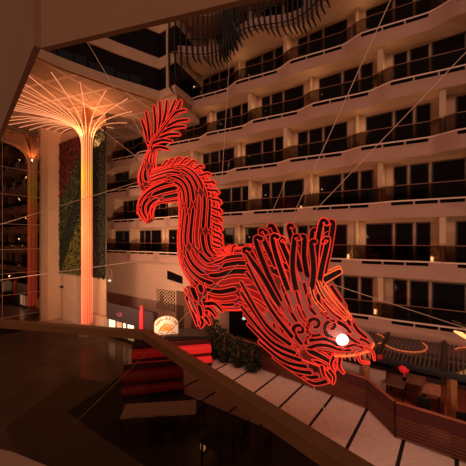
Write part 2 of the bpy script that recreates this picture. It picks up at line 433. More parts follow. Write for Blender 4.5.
# ================================================================ left side: living wall, pillar, dark glass
GW = 4.4
S('wall_left', MB().quad8(21.65, 31, GW-.16, GW-.1, 0, CAMZ+9.5), 'plaster2', 'tan wall behind the living wall and light tree', 'wall')
S('trim_36', MB().quad8(28.9, 29.5, GW-.1, 5.95, 0, CAMZ+9.7), 'plaster2', 'tall tan pillar left of the living wall', 'pillar')
gl = MB()
S('wall_glass', MB().quad8(27.2, 27.45, 6.6, 12.5, 0, CAMZ+8.25), mat('black_mirror_glass', (.12, .085, .07), .03, metal=1), 'tall black reflective glass wall at far left', 'glass wall')
gm = MB()
for zz in (1.25, 2.9, 4.5, 6.3, 8.2, 10.4, 12.4): gm.tube([W(27.17, 6.62, zz), W(27.17, 12.4, zz)], .016, 4)
for n in (6.66, 9.15, 10.9): gm.tube([W(27.17, n, 0), W(27.17, n, CAMZ+8.2)], .016, 4)
S('trim_37', gm, mat('mullion', (.30, .19, .14), .5), 'thin pale glazing bars on the black glass wall', 'glazing bar')
# living wall: one vertical planted panel, countless leaves
lw = empty('living_wall', W(25.2, GW, 4.1), 'living plant wall with red, dark and yellow-green diagonal foliage fields', 'plant wall')
MB().quad8(21.6, 29.0, GW-.1, GW, 4.1, CAMZ+8.6).build('backing_panel', 'leafdark', lw)
me_v = []; me_f = []; cols = []
def lwcol(t, z):
    # patches follow the photograph: red upper left, mid green diagonal, dark, yellow-green low right, dark column right of the tree
    s = (29.0-t)/7.4                     # 0 left .. 1 right
    h = (z-4.1)/(CAMZ+8.6-4.1)           # 0 bottom .. 1 top
    if s > .62: return (.016, .020, .008)
    if h > .52 + .75*s*.9 - .0 and s < .55: return (.17, .018, .016)
    if h > .20+.85*s and h < .52+.68*s: return (.060, .070, .018)
    if h < .02+.95*(s-.08): return (.17, .15, .025)
    return (.018, .026, .009)
for i in range(9000):
    t = random.uniform(21.6, 29.0); z = random.uniform(4.05, CAMZ+8.6)
    p = W(t, GW+random.uniform(.0, .12), z); sz = random.uniform(.06, .12)
    w = random.uniform(0, 2*PI); tu = Vector((U[0], U[1], 0)); up = Vector((0, 0, 1)); nn = Vector((N[0], N[1], 0))
    a = (tu*math.cos(w)+up*math.sin(w)+nn*random.uniform(-.3, .5)); b = (up*math.cos(w)-tu*math.sin(w)+nn*random.uniform(-.3, .5))
    o = len(me_v); me_v += [p-a*sz, p-b*sz*.5+nn*.03, p+a*sz, p+b*sz*.5+nn*.03]; me_f.append((o, o+1, o+2, o+3))
    k = random.uniform(.6, 1.5); c_ = lwcol(t, z); k *= 1.25; cols += [(c_[0]*k, c_[1]*k, c_[2]*k, 1)]*4
mb = MB(); mb.v = [tuple(v) for v in me_v]; mb.f = me_f
o = mb.build('foliage', 'green', lw); o['kind'] = 'stuff'
ca = o.data.color_attributes.new('Col', 'FLOAT_COLOR', 'CORNER')
for i, lp in enumerate(o.data.loops): ca.data[i].color = cols[lp.vertex_index]
# doors / panels under the living wall
dd = MB().quad8(24.6, 28.7, GW-.1, GW-.04, 0, 3.9)
d = S('door_1', dd, 'plaster', 'wide tan flush door panel under the living wall', 'door')
MB().quad8(28.3, 28.6, GW-.04, GW+.12, 2.75, 2.95).build('door_handle', 'black', d)
bx = MB().quad8(21.2, 23.6, GW-.1, GW+.3, 0, 1.3)
S('trim_38', bx, 'plaster2', 'low tan plinth wall right of the light tree', 'plinth')

# ---------------------------------------------------------------- light tree
TT, TN = 22.28, 5.4
tree = empty('light_tree', W(TT, TN, 0), 'tall glowing column of light strips fanning out over the ceiling', 'light sculpture')
MB().lathe([(.30, .0), (.30, CAMZ+7.2), (.32, CAMZ+8.2), (.30, CAMZ+9.62)], W(TT, TN, 0), 20).build('core_column', mat('column_core', (.6, .25, .12), .4, emis=(1, .12, .04), estr=.09), tree, True)
MB().lathe([(.62, 0), (.62, .5), (.5, .55)], W(TT, TN, 0), 20).build('base', 'white', tree)
ends = [(19.8, 3.3), (18.3, 4.7), (18.4, 6.2), (18.7, 7.7), (19.0, 9.2), (20.4, 9.9)]
ends += [(21.4+.95*i, 10.2+.05*i) for i in range(9)]
ends += [(30.3, 9.3-.75*i) for i in range(8)]
ends += [(29, 3.2), (26.5, 2.6), (24, 2.2), (22, 2.2)]
for (te, ne) in ends:
    dt, dn = te-TT, ne-TN; L = math.hypot(dt, dn); ct, cn = dt/L, dn/L
    pts = []
    for h in (.9, 3, 6, 9, 12, CAMZ+6.9): pts.append((.36, h))
    P0, P1, P2, P3 = (.36, CAMZ+6.9), (.38, CAMZ+8.5), (min(1.6, L*.32), CAMZ+9.0), (min(5.5, L*.95), CAMZ+9.56)
    for i in range(1, 11):
        s = i/10; q = 1-s
        pts.append(tuple(q**3*P0[j]+3*q*q*s*P1[j]+3*q*s*s*P2[j]+s**3*P3[j] for j in (0, 1)))
    pts.append((L, CAMZ+9.6))
    MB().tube([W(TT+ct*r, TN+cn*r, h) for r, h in pts], [.020]*6+[.026]*(len(pts)-6), 5).build('light_strip', 'led', tree)

# ================================================================ hanging dark ornaments over the top balcony
def ornament(label, t0, t1, nb, long_left):
    o = empty('hanging_screen', W((t0+t1)/2, 2.3, CAMZ+13), label, 'ornament', 'dark hanging tube screens')
    for zz, nx in ((12.35, .25), (13.3, .3), (15.2, .3)):
        MB().tube([W(t, nf(t, 6)+nx, CAMZ+zz) for t in tw(t0, t1, .25)], .035, 5).build('rail', 'ornament', o)
    for i in range(nb):
        s = i/(nb-1); t = t0+(t1-t0)*s; n = nf(t, 6)+.32
        lo = 11.75-.25*math.sin(s*PI*2)-random.uniform(0, .35)
        if long_left and s > .72: lo -= (s-.72)*6.5
        pts = [W(t, n-.5, CAMZ+15.9), W(t, n-.05, CAMZ+15.4), W(t, n, CAMZ+14), W(t, n+.03, CAMZ+12.6), W(t-.05, n-.05, CAMZ+lo+.35), W(t-.18, n-.25, CAMZ+lo)]
        MB().tube(pts, [.03, .05, .06, .06, .07, .03], 6).build('bar', 'ornament', o)
    return o
ornament('dark drooping tube screen on the top balcony, left one near the wing', 11.6, 15.5, 15, True)
ornament('dark drooping tube screen on the top balcony, right one cut by the soffit', 5.6, 11.2, 20, False)
# cluster of thick fronds where the two screens meet
o = empty('hanging_frond', W(11.5, 2.4, CAMZ+13), 'bunch of dark drooping fronds between the two hanging screens', 'ornament')
for i in range(7):
    t = 11.0+i*.17; n = nf(t, 6)+.42
    MB().tube([W(t, n-.3, CAMZ+15.6), W(t, n, CAMZ+14.6), W(t+.08, n+.05, CAMZ+13), W(t+.1*(i-3), n, CAMZ+12.1), W(t+.16*(i-3), n-.2, CAMZ+11.4-.1*(i % 3))], [.05, .1, .11, .1, .03], 6).build('frond', 'ornament', o)

# ================================================================ DRAGON
X1 = Vector((-83/300*12.5, 12.5)); X2 = Vector((127/300*10.0, 10.0))
E1 = (X2-X1).normalized(); E3 = Vector((-E1.y, E1.x))      # E3 points to the back
DO = Vector((.4, 11.2, 0))
DO2 = X1+E1*((Vector((.4, 11.2))-X1).dot(E1)); DO = Vector((DO2.x, DO2.y, CAMZ))
def P(px, py):
    px += 5*max(0, min(1, (226-px)/45))*max(0, min(1, (py-138)/30))
    # photo column/row -> coordinates in the sculpture's own plane
    k = (px-CX)/F0; d = (X1.x*E3.x+X1.y*E3.y)/(k*E3.x+E3.y)
    x, y, z = k*d, d, (HY-py)/F0*d
    return Vector(((x-DO.x)*E1.x+(y-DO.y)*E1.y, z))
def D3(a, b, c=0):                 # sculpture plane -> world
    return Vector((DO.x+E1.x*a-E3.x*c, DO.y+E1.y*a-E3.y*c, DO.z+b))   # +c towards the viewer side
def scale_at(px): return (P(px+1, 240)-P(px, 240)).x
def chain(lst, sub=6):
    pts = [(*P(x, y), r*scale_at(x)) for x, y, r in lst]; out = []
    n = len(pts)
    for i in range(n-1):
        p0, p1, p2, p3 = pts[max(0, i-1)], pts[i], pts[i+1], pts[min(n-1, i+2)]
        for k in range(sub):
            t = k/sub
            out.append(tuple(.5*((2*p1[j])+(-p0[j]+p2[j])*t+(2*p0[j]-5*p1[j]+4*p2[j]-p3[j])*t*t+(-p0[j]+3*p1[j]-3*p2[j]+p3[j])*t**3) for j in range(3)))
    out.append(pts[-1]); return out
class Sweep:
    def __init__(s, lst, flat=.85, sub=6, cofs=None):
        s.p = chain(lst, sub); s.flat = flat; s.cofs = cofs or (lambda u: 0)
    def frame(s, u):
        n = len(s.p)-1; x = max(0, min(n-1e-6, u*n)); i = int(x); f = x-i
        a, b, r = [s.p[i][j]*(1-f)+s.p[i+1][j]*f for j in range(3)]
        def tang(i):
            q0 = s.p[max(0, i-1)]; q1 = s.p[min(n, i+1)]; v = Vector((q1[0]-q0[0], q1[1]-q0[1])); return v.normalized()
        t = (tang(i)*(1-f)+tang(i+1)*f).normalized()
        return a, b, r, t
    def pt(s, u, th, k=1.0):           # th 0 faces viewer side, +90deg is the left hand side of travel (outer/back)
        a, b, r, t = s.frame(u); nx, ny = -t.y, t.x
        e = r*math.sin(th)*k; c = r*s.flat*math.cos(th)*k
        return D3(a+nx*e, b+ny*e, c+s.cofs(u))
    def mesh(s, seg=20, rings=None):
        n = rings or len(s.p); mb = MB(); vs = []; fs = []
        for i in range(n):
            for k in range(seg): vs.append(s.pt(i/(n-1), 2*PI*k/seg))
        for i in range(n-1):
            for k in range(seg): fs.append((i*seg+k, i*seg+(k+1) % seg, (i+1)*seg+(k+1) % seg, (i+1)*seg+k))
        fs.append(tuple(range(seg-1, -1, -1))); fs.append(tuple((n-1)*seg+k for k in range(seg)))
        return mb.add(vs, fs)
    def length(s):
        return sum((Vector(s.p[i+1][:2])-Vector(s.p[i][:2])).length for i in range(len(s.p)-1))
NR = .018
def strokes(sw, rows, lmean, neon, dark, widen=.34, u0=0, u1=1, twist=0, gap=.10, nr=NR, seed=1, full=True, red=None):
    rnd = random.Random(seed); L = sw.length()
    for j in range(rows):
        th0 = 2*PI*j/rows if full else -PI/2+PI*(j+.5)/rows
        u = u0-rnd.random()*lmean/L*.8
        while u < u1:
            l = lmean*rnd.uniform(.6, 1.4)/L; a = max(u, u0); b = min(u+l, u1)
            u += l+gap/L
            if b-a < .25*lmean/L: continue
            dth = 2*PI/rows*widen
            n = max(5, int((b-a)*L/.14)); cap = .12/L
            up = []; lo = []
            for i in range(n+1):
                f = i/n; uu = a+(b-a)*f
                e = min(1, min(f, 1-f)*(b-a)*L/.12)
                w = dth*math.sqrt(max(0, 1-(1-e)**2)) if e < 1 else dth
                tc = th0+twist*(uu-u0)*L+.22*math.sin(uu*L*1.1)
                up.append((uu, tc+w)); lo.append((uu, tc-w))
            loop = up+lo[::-1][1:-1]
            neon.tube([sw.pt(x, y, 1.04) for x, y in loop], nr, 5, closed=True)
            vs = [sw.pt(x, y, 1.025) for x, y in up]+[sw.pt(x, y, 1.025) for x, y in lo]
            m = len(up); (red if red is not None and rnd.random() < .2 else dark).add(vs, [(i, i+1, m+i+1, m+i) for i in range(m-1)])
dragon = empty('dragon_sculpture', D3(0, 0), 'giant glowing red neon dragon suspended across the atrium', 'dragon sculpture')
BODY = [(150, 181, 10), (163, 180, 12), (178, 181, 15), (191, 188, 18), (198, 203, 20), (199, 222, 21), (198, 240, 22), (200, 257, 23), (209, 271, 25), (226, 279, 28), (246, 279, 30), (268, 285, 35), (290, 296, 40)]
bsw = Sweep(BODY, .85, 6, lambda u: .25*math.sin(u*PI*1.5))
bo = bsw.mesh(24).build('body', 'skin', dragon, True)
nn = MB(); dk = MB(); rp = MB(); strokes(bsw, 24, 1.5, nn, dk, .33, .0, .97, twist=.05, gap=.05, nr=.0155, red=rp); rp.build('red_panel', 'redpanel', bo)
nn.build('neon_tubing', 'neon', bo); dk.build('dark_channel', 'channel', bo)
for u, th in ((.25, .9), (.3, 1.2), (.62, -.8), (.66, .1), (.72, .5), (.79, -1.0), (.82, -.7)):
    MB().add([bsw.pt(u-.008, th-.08, 1.035), bsw.pt(u+.008, th-.08, 1.035), bsw.pt(u+.008, th+.08, 1.035), bsw.pt(u-.008, th+.08, 1.035)], [(0, 1, 2, 3)]).build('blue_panel', 'blue', bo)
# tail stem
TAIL = [(151, 150, 4), (147, 158, 5), (144, 168, 7), (143, 178, 9), (147, 186, 10), (156, 186, 11)]
tsw = Sweep(TAIL, .8, 6)
to = tsw.mesh(16).build('tail', 'skin', dragon, True)
nn = MB(); dk = MB(); strokes(tsw, 12, .9, nn, dk, .35, .0, 1, nr=.017, gap=.05, seed=3)
nn.build('neon_tubing', 'neon', to); dk.build('dark_channel', 'channel', to)
# flat capsule blades
def capsule2d(line, w, taper=0):
    pts = [Vector(p) for p in line]
    if len(pts) == 2: pts = [pts[0].lerp(pts[1], i/6) for i in range(7)]
    else:
        out = []
        for i in range(len(pts)-1):
            p0, p1, p2, p3 = pts[max(0, i-1)], pts[i], pts[i+1], pts[min(len(pts)-1, i+2)]
            for k in range(5):
                t = k/5; out.append(.5*((2*p1)+(p2-p0)*t+(2*p0-5*p1+4*p2-p3)*t*t+(3*p1-p0-3*p2+p3)*t**3))
        out.append(pts[-1]); pts = out
    n = len(pts); up = []; lo = []
    for i, p in enumerate(pts):
        t = (pts[min(n-1, i+1)]-pts[max(0, i-1)]).normalized(); nx = Vector((-t.y, t.x)); f = i/(n-1)
        ww = w*(1-taper*f)
        up.append(p+nx*ww); lo.append(p-nx*ww)
    te = (pts[-1]-pts[-2]).normalized(); ts = (pts[0]-pts[1]).normalized(); we = w*(1-taper)
    cape = [pts[-1]+te*we*math.cos(a)+Vector((-te.y, te.x))*we*math.sin(a) for a in (PI/3, PI/9, -PI/9, -PI/3)]
    caps = [pts[0]+ts*w*math.cos(a)+Vector((-ts.y, ts.x))*w*math.sin(a) for a in (PI/3, PI/9, -PI/9, -PI/3)]
    return up+cape+lo[::-1]+caps
def blade(name, line, w, c0=0, th=.10, taper=0, neon='neon', m='channel', nr=NR, lean=0, parent=None):
    o2 = capsule2d(line, w, taper); mb = MB(); n = len(o2)
    b0 = Vector(line[0])
    cf = lambda p: c0+lean*(p-b0).length
    vs = [D3(p.x, p.y, cf(p)-th/2) for p in o2]+[D3(p.x, p.y, cf(p)+th/2) for p in o2]
    mb.add(vs, [tuple(range(n-1, -1, -1)), tuple(range(n, 2*n))]+[(i, (i+1) % n, n+(i+1) % n, n+i) for i in range(n)])
    o = mb.build(name, m, parent or dragon)
    nb = MB()
    for s in (-1, 1): nb.tube([D3(p.x, p.y, cf(p)+s*(th/2+.01)) for p in o2], nr, 5, closed=True)
    nb.build('neon_tubing', neon, o)
    return o
# tail fin
vein = [(149, 151), (153, 143), (160, 134), (168, 123), (177, 111)]
blade('tail_fin_vein', [P(*p) for p in vein], .04, .1, .12, nr=.016)
for a, b in (((148, 147), (144, 132)), ((149, 144), (143.5, 121)), ((151, 141), (148, 113)), ((155, 138), (153.5, 106)), ((159, 132), (160, 102)), ((163, 127), (168, 102)), ((168, 121), (176, 101)),
             ((150, 149), (166, 149)), ((153, 144), (172, 142)), ((157, 139), (179, 134)), ((162, 132), (184, 126)), ((166, 126), (187, 119)), ((171, 119), (186, 111)), ((175, 113), (181, 101))):
    blade('tail_fin_lobe', [P(*a), P(*((a[0]*.5+b[0]*.5)+(1 if b[0] < a[0]+8 else 0), (a[1]+b[1])/2-(2 if b[0] > a[0]+12 else 0))), P(*b)], .085, random.uniform(-.12, .12), .06, taper=.35, nr=.015)
# hind leg
HL = [(184, 190, 12), (168, 192, 10), (155, 196, 8), (147, 204, 7.5), (146, 213, 7), (150, 222, 3.5)]
hsw = Sweep(HL, .8, 6, lambda u: .35)
ho = hsw.mesh(16).build('hind_leg', 'skin', dragon, True)
nn = MB(); dk = MB(); strokes(hsw, 11, 1.6, nn, dk, .35, .0, 1, nr=.018, gap=.05, seed=5)
nn.build('neon_tubing', 'neon', ho); dk.build('dark_channel', 'channel', ho)
for l in ([(156, 198), (144, 205), (140, 214)], [(176, 199), (162, 200), (152, 208), (149, 219)]):
    blade('hind_claw', [P(*p) for p in l], .08, .45, .1, taper=.5)
# front leg
FL = [(200, 282, 13), (204, 296, 11), (207, 308, 9), (206, 320, 3.5)]
fsw = Sweep(FL, .8, 6, lambda u: .65)
fo = fsw.mesh(16).build('front_leg', 'skin', dragon, True)
nn = MB(); dk = MB(); strokes(fsw, 10, .9, nn, dk, .35, 0, 1, nr=.018, gap=.05, seed=6)
nn.build('neon_tubing', 'neon', fo); dk.build('dark_channel', 'channel', fo)
for l in ([(208, 303), (217, 304), (224, 311)], [(211, 300), (222, 299), (230, 306)], [(206, 310), (210, 316), (208, 321)], [(194, 294), (200, 308), (204, 319)], [(207, 308), (214, 313), (217, 318)]):
    blade('front_claw', [P(*p) for p in l], .10, .8, .12, taper=.5)
# back spines along the outer side
nsp = 28; first = None
for i in range(nsp):
    u = .09+(.86-.09)*i/(nsp-1)
    a, b, r, t = bsw.frame(u); nx = Vector((-t.y, t.x))
    root = Vector((a, b))+nx*r*.60
    hgt = .52*math.sin(min(1, .35+i/nsp*1.5)*PI/2) if i < nsp-7 else .36
    k = 1 if u < .62 else .75
    hgt = hgt*.62+r*.3; pts = [root-t*.24, root+nx*hgt*.5-t*.05, root+nx*hgt*.9+t*.03, root+nx*hgt+t*.13]
    blade('back_spine', pts, .052, bsw.cofs(u)+r*.42, .10, taper=.05, nr=.019)
# head
HEAD = [(276, 292, 34), (296, 303, 42), (315, 317, 39), (333, 329, 28), (350, 337, 18), (364, 342, 11), (371, 345, 6)]
hd = Sweep(HEAD, .72, 6)
heado = hd.mesh(28).build('head', 'headskin', dragon, True)
# lower jaw
JAW = [(306, 344, 16), (322, 354, 13), (332, 362, 10), (338, 366, 6)]
jsw = Sweep(JAW, .9, 6)
jo = jsw.mesh(18).build('lower_jaw', 'skin', dragon, True)
nn = MB(); dk = MB(); strokes(jsw, 11, .8, nn, dk, .35, 0, 1, nr=.017, gap=.05, seed=8)
nn.build('neon_tubing', 'neon', jo); dk.build('dark_channel', 'channel', jo)
# strokes drawn on both cheeks of the head
bv_v = []; bv_f = []
for mb_ in (hd.mesh(40, 60),): bv_v += [Vector(v) for v in mb_.v]; bv_f += mb_.f
bvh = BVHTree.FromPolygons(bv_v, bv_f)
E3w = Vector((E3.x, E3.y, 0))
def on_head(p, side):
    o_ = D3(p.x, p.y, 4*side); h = bvh.ray_cast(o_, E3w*side)
    return h[0]-E3w*side*.02 if h[0] is not None else None
hn = MB(); hk = MB()
def hstroke(line, w=4.2, taper=.2, neon=hn):
    pts = [P(*p) for p in line]; o2 = capsule2d(pts, w*.0345*.5, taper)
    dense = []
    for i, p in enumerate(o2):
        q = o2[(i+1) % len(o2)]; m = max(1, int((q-p).length/.07))
        dense += [p.lerp(q, j/m) for j in range(m)]
    n = len(dense); cen = sum(dense, Vector((0, 0)))/n
    for s in (1, -1):
        ring = [on_head(p, s) for p in dense]
        if any(r is None for r in ring):
            ring = [(r if r is not None else D3(p.x, p.y, 0)) for r, p in zip(ring, dense)]
        neon.tube([r-E3w*s*.015 for r in ring], .016, 5, closed=True)
        half = len(o2)//2
    # dark inlay as strip along the centre line
    cl = pts
    out = []
    for i in range(len(cl)-1):
        p0, p1, p2, p3 = cl[max(0, i-1)], cl[i], cl[i+1], cl[min(len(cl)-1, i+2)]
        for k in range(8):
            t = k/8; out.append(.5*((2*p1)+(p2-p0)*t+(2*p0-5*p1+4*p2-p3)*t*t+(3*p1-p0-3*p2+p3)*t**3))
    out.append(cl[-1])
    for s in (1, -1):
        L_ = []; R_ = []
        for i, p in enumerate(out):
            t = (out[min(len(out)-1, i+1)]-out[max(0, i-1)]).normalized(); nx = Vector((-t.y, t.x))*(w*.0345*.5*(1-taper*i/len(out)))
            a, b = on_head(p+nx, s), on_head(p-nx, s)
            if a is None or b is None: continue
            L_.append(a); R_.append(b)
        if len(L_) > 1:
            m = len(L_); hk.add(L_+R_, [(i, i+1, m+i+1, m+i) for i in range(m-1)])
def spiral(cx, cy, r, a0, turns, sgn=1, n=12):
    return [(cx+r*(1-.62*i/n)*math.cos(a0+sgn*turns*2*PI*i/n), cy+r*(1-.62*i/n)*math.sin(a0+sgn*turns*2*PI*i/n)) for i in range(n+1)]
hstroke([(304, 338), (299, 330), (297, 323)]+spiral(302, 322, 5.5, PI*1.05, .85), 4.4)
hstroke([(321, 328), (314, 328), (309, 322)]+spiral(316, 317, 6.5, PI*.9, .85), 4.4)
hstroke([(333, 332), (327, 328), (325, 322)]+spiral(331, 320, 6, PI*.95, .8), 4.4)
hstroke([(307, 338), (309, 331), (312, 326)], 3.4)
hstroke([(311, 333), (322, 332), (331, 335), (338, 341)], 5.2)
hstroke([(309, 343), (318, 339), (328, 340), (339, 345), (350, 347)], 5.2)
hstroke([(346, 331), (352, 336), (359, 341)], 3.6)
hstroke([(343, 344), (353, 341), (362, 345), (366, 348)], 3.4)
hstroke([(337, 317), (344, 322), (350, 329)], 4)
hstroke([(331, 293), (340, 305), (350, 322)], 4.2)
hstroke([(325, 297), (332, 306), (341, 315)], 4)
hstroke([(319, 290), (321, 300), (327, 309)], 4)
hstroke([(311, 290), (312, 301), (317, 308)], 4)
hstroke([(352, 320), (357, 328), (366, 336)], 3.4)
hstroke([(359, 336), (364, 338), (369, 342)], 3)
hstroke([(300, 288), (303, 300), (308, 311)], 4)
hstroke([(290, 290), (294, 303), (300, 314)], 4)
hstroke([(281, 296), (286, 308), (294, 318)], 4)
hstroke([(294, 337), (298, 344), (307, 350)], 4)
hstroke([(289, 326), (292, 333), (301, 343)], 4)
hstroke([(316, 346), (326, 347), (336, 351)], 3.6)
ho_ = MB()
for l in ([(316, 276), (322, 290), (333, 304), (345, 316)], [(321, 277), (329, 290), (340, 304), (350, 317)], [(326, 284), (336, 298), (348, 314)], [(312, 281), (316, 294), (325, 305)]):
    hstroke(l, 2.6, .2, ho_)
for l in ([(306, 280), (309, 290), (313, 300)], [(296, 280), (300, 290), (304, 302)], [(286, 282), (290, 292), (296, 304)], [(279, 286), (282, 298), (289, 310)], [(301, 300), (304, 308), (309, 315)], [(277, 300), (281, 312), (288, 322)], [(284, 318), (288, 328), (294, 334)], [(284, 332), (290, 342), (299, 350)], [(278, 318), (280, 328), (286, 336)], [(300, 350), (308, 354), (316, 354)]):
    hstroke(l, 3.6, .25)
for l in ([(331, 284), (339, 296), (346, 306)], [(336, 299), (344, 309), (352, 319)], [(305, 316), (308, 319), (311, 322)], [(322, 306), (328, 312), (334, 316)], [(326, 296), (333, 305), (341, 312)]):
    hstroke(l, 3.2, .25)
ho_.build('orange_tubing', 'neonor', heado)
hn.build('neon_tubing', 'neondim', heado); hk.build('dark_channel', 'channel', heado)
# eyes on both cheeks
for s in (1, -1):
    p = P(341, 334.5); q = on_head(p, s)
    eb = MB(); prof = [(.02, -.09), (.13, -.06), (.185, 0), (.13, .06), (.02, .09)]
    vs = []; fs = []; seg = 16
    for rr, hh in prof:
        for k in range(seg):
            w = 2*PI*k/seg; vs.append(q+Vector((E1.x, E1.y, 0))*rr*1.15*math.cos(w)+Vector((0, 0, 1))*rr*math.sin(w)-E3w*s*(hh*.9))
    for i in range(len(prof)-1):
        for k in range(seg): fs.append((i*seg+k, i*seg+(k+1) % seg, (i+1)*seg+(k+1) % seg, (i+1)*seg+k))
    fs += [tuple(range(seg)), tuple((len(prof)-1)*seg+k for k in range(seg))]
    e = eb.add(vs, fs).build('eye', 'eye', dragon, True); e['label'] = 'glowing white eye'
gl_ = bpy.data.lights.new('eye_glow', 'POINT'); gl_.energy = 9; gl_.color = (1, .8, .75); gl_.shadow_soft_size = .03
go_ = bpy.data.objects.new('eye_light', gl_); C.objects.link(go_); go_.parent = dragon; go_.location = on_head(P(340, 335), 1)-E3w*.32-dragon.location
# teeth along the upper jaw
for i, (x, y) in enumerate(((344, 351), (349, 352.5), (354, 353.5), (359, 353.5), (364, 353), (369, 351))):
    for s in (1, -1):
        p = P(x, y); q = P(x+1, y+6.5); c = s*.18*(1-i*.09)
        MB().tube([D3(p.x, p.y+.05, c), D3(p.x, p.y-.06, c), D3(q.x, q.y, c)], [.065, .06, .012], 7).build('tooth', 'tooth', dragon)
lip = MB(); lip.tube([D3(*P(x, y), c) for x, y, c in ((334, 351, .45), (346, 352, .38), (358, 351, .3), (368, 349, .2), (373, 346, .0), (374, 344, 0))], .04, 6)
lip.tube([D3(*P(x, y), -c) for x, y, c in ((334, 351, .45), (346, 352, .38), (358, 351, .3), (368, 349, .2), (373, 346, .0))], .04, 6)
lip.tube([D3(*P(x, y), 0) for x, y in ((326, 283), (336, 294), (347, 310), (354, 322), (362, 331), (371, 339), (374, 345))], .035, 6)
lip.build('lip_outline', 'neonor', heado)
# horn curls
for c in (.45, -.45):
    blade('horn', [P(311, 295), P(316, 283), P(326, 277), P(339, 270)], .16, c, .16, taper=.45, neon='neonor')
# mane spikes: tall curled blades fanning up from behind the head
MANE = [((296, 318), (275, 282), (258, 246)), ((301, 304), (281, 268), (265, 233)), ((304, 298), (287, 258), (276, 229)), ((306, 294), (293, 262), (284, 240)),
        ((308, 292), (299, 258), (291, 229)), ((312, 289), (306, 258), (306, 238)), ((316, 284), (317, 252), (322, 223)), ((322, 282), (328, 255), (333, 225)),
        ((313, 292), (310, 262), (312, 232)), ((299, 296), (297, 268), (300, 248)), ((308, 290), (326, 262), (326, 236))]
MANE += [((290, 306), (272, 268), (262, 240)), ((297, 300), (283, 262), (277, 238)), ((303, 300), (296, 268), (298, 238)), ((312, 292), (315, 268), (313, 244)), ((318, 292), (322, 268), (328, 240)), ((286, 304), (268, 272), (252, 250))]
for i, (a, b, c_) in enumerate(MANE):
    blade('mane_spike', [P(*a), P(*b), P(*c_), P(c_[0]+random.choice((-4, 3, 5)), c_[1]+random.uniform(-3, 2))], .098, (.5, .62, .35, .7, .5, .6, .4, .2, -.3, -.45, -.5, .9, .85, .9, .8, .55, .95)[i], .16, taper=.12, nr=.018, neon=('neon', 'neondim', 'neondim')[i % 3])
# collar: second layer of blades below the mane, running back over the neck
COL = [((296, 326), (276, 300), (256, 262)), ((294, 333), (272, 315), (250, 278)), ((298, 341), (276, 330), (250, 300)), ((303, 348), (281, 339), (256, 316)), ((308, 354), (288, 349), (266, 332)),
       ((312, 360), (296, 357), (279, 346)), ((290, 314), (270, 286), (252, 254)), ((293, 322), (274, 294), (254, 270)), ((294, 338), (273, 322), (249, 288)), ((300, 345), (278, 334), (252, 308)), ((318, 364), (306, 364), (294, 357)), ((326, 368), (316, 370), (306, 365))]
for i, (a, b, c_) in enumerate(COL):
    blade('collar_blade', [P(*a), P(*b), P(*c_)], .078, 1.16-.03*i if i < 7 else .98, .10, taper=.3, nr=.018, neon='neondim')
for a, b, c_ in (((330, 366), (334, 372), (333, 378)), ((322, 362), (324, 370), (329, 377)), ((340, 352), (339, 362), (343, 368)), ((334, 352), (331, 360), (334, 367))):
    blade('beard_strand', [P(*a), P(*b), P(*c_)], .07, .35, .08, taper=.5, neon='neon')
for a, b, c_, s in (((364, 344), (371, 348), (373, 356), .3), ((356, 350), (360, 358), (368, 359), .3)):
    blade('whisker', [P(*a), P(*b), P(*c_)], .04, s, .06, taper=.4)

# ================================================================ suspension cables
def cable(a, b, label, r=.013):
    a = Vector(a); b = Vector(b)
    o = MB().tube([a-a, b-a], r, 5).build('suspension_cable', 'cable'); o.location = a
    return tag(o, label, 'cable', 'dragon suspension cables')
def dp(px, py, c=0): q = P(px, py); return D3(q.x, q.y, c)
cable(at_d(391, -1, 8.8), dp(286, 236, .5), 'thin cable dropping steeply from the upper right edge to the mane')
cable(at_d(470, 48, 10.5), dp(314, 213, .3), 'thin cable from the right edge down to the mane tips')
cable(dp(334, 284, .2), W(-.1, 1.3, CAMZ-3.65), 'thin cable from the horn to the lowest balcony at right')
cable(dp(308, 358, .9), Vector(ray(336, 436, .03)), 'thin orange cable from the jaw down to the pale path', .02)
cable(dp(246, 262, 1.0), ray(71, 427, .03), 'long thin cable from the body past the cream sign to the lobby floor', .012)
cable(dp(178, 255, .2), W(27.1, 11.5, 3.95), 'nearly level thin cable from the body to the black glass wall', .012)
cable(dp(142, 180, .1), W(27.1, 11.9, 7.05), 'thin slanting cable from the tail to the black glass wall', .012)
cable(dp(146, 143, 0), W(17.4, 8.5, CAMZ+12.0), 'thin cable from the tail fin up to the upper left wing', .012)
cable(dp(140, 163, 0), W(22.0, 4.6, CAMZ+8.5), 'short thin cable from the tail to the light tree top', .012)
cable(dp(221, 184, 0), W(12.2, 1.2, CAMZ+12.3), 'thin cable from the spine up to the top balcony', .012)
cable(dp(262, 236, 0), W(8.4, .4, CAMZ+4.0), 'thin cable from the mane back to the middle balconies', .012)

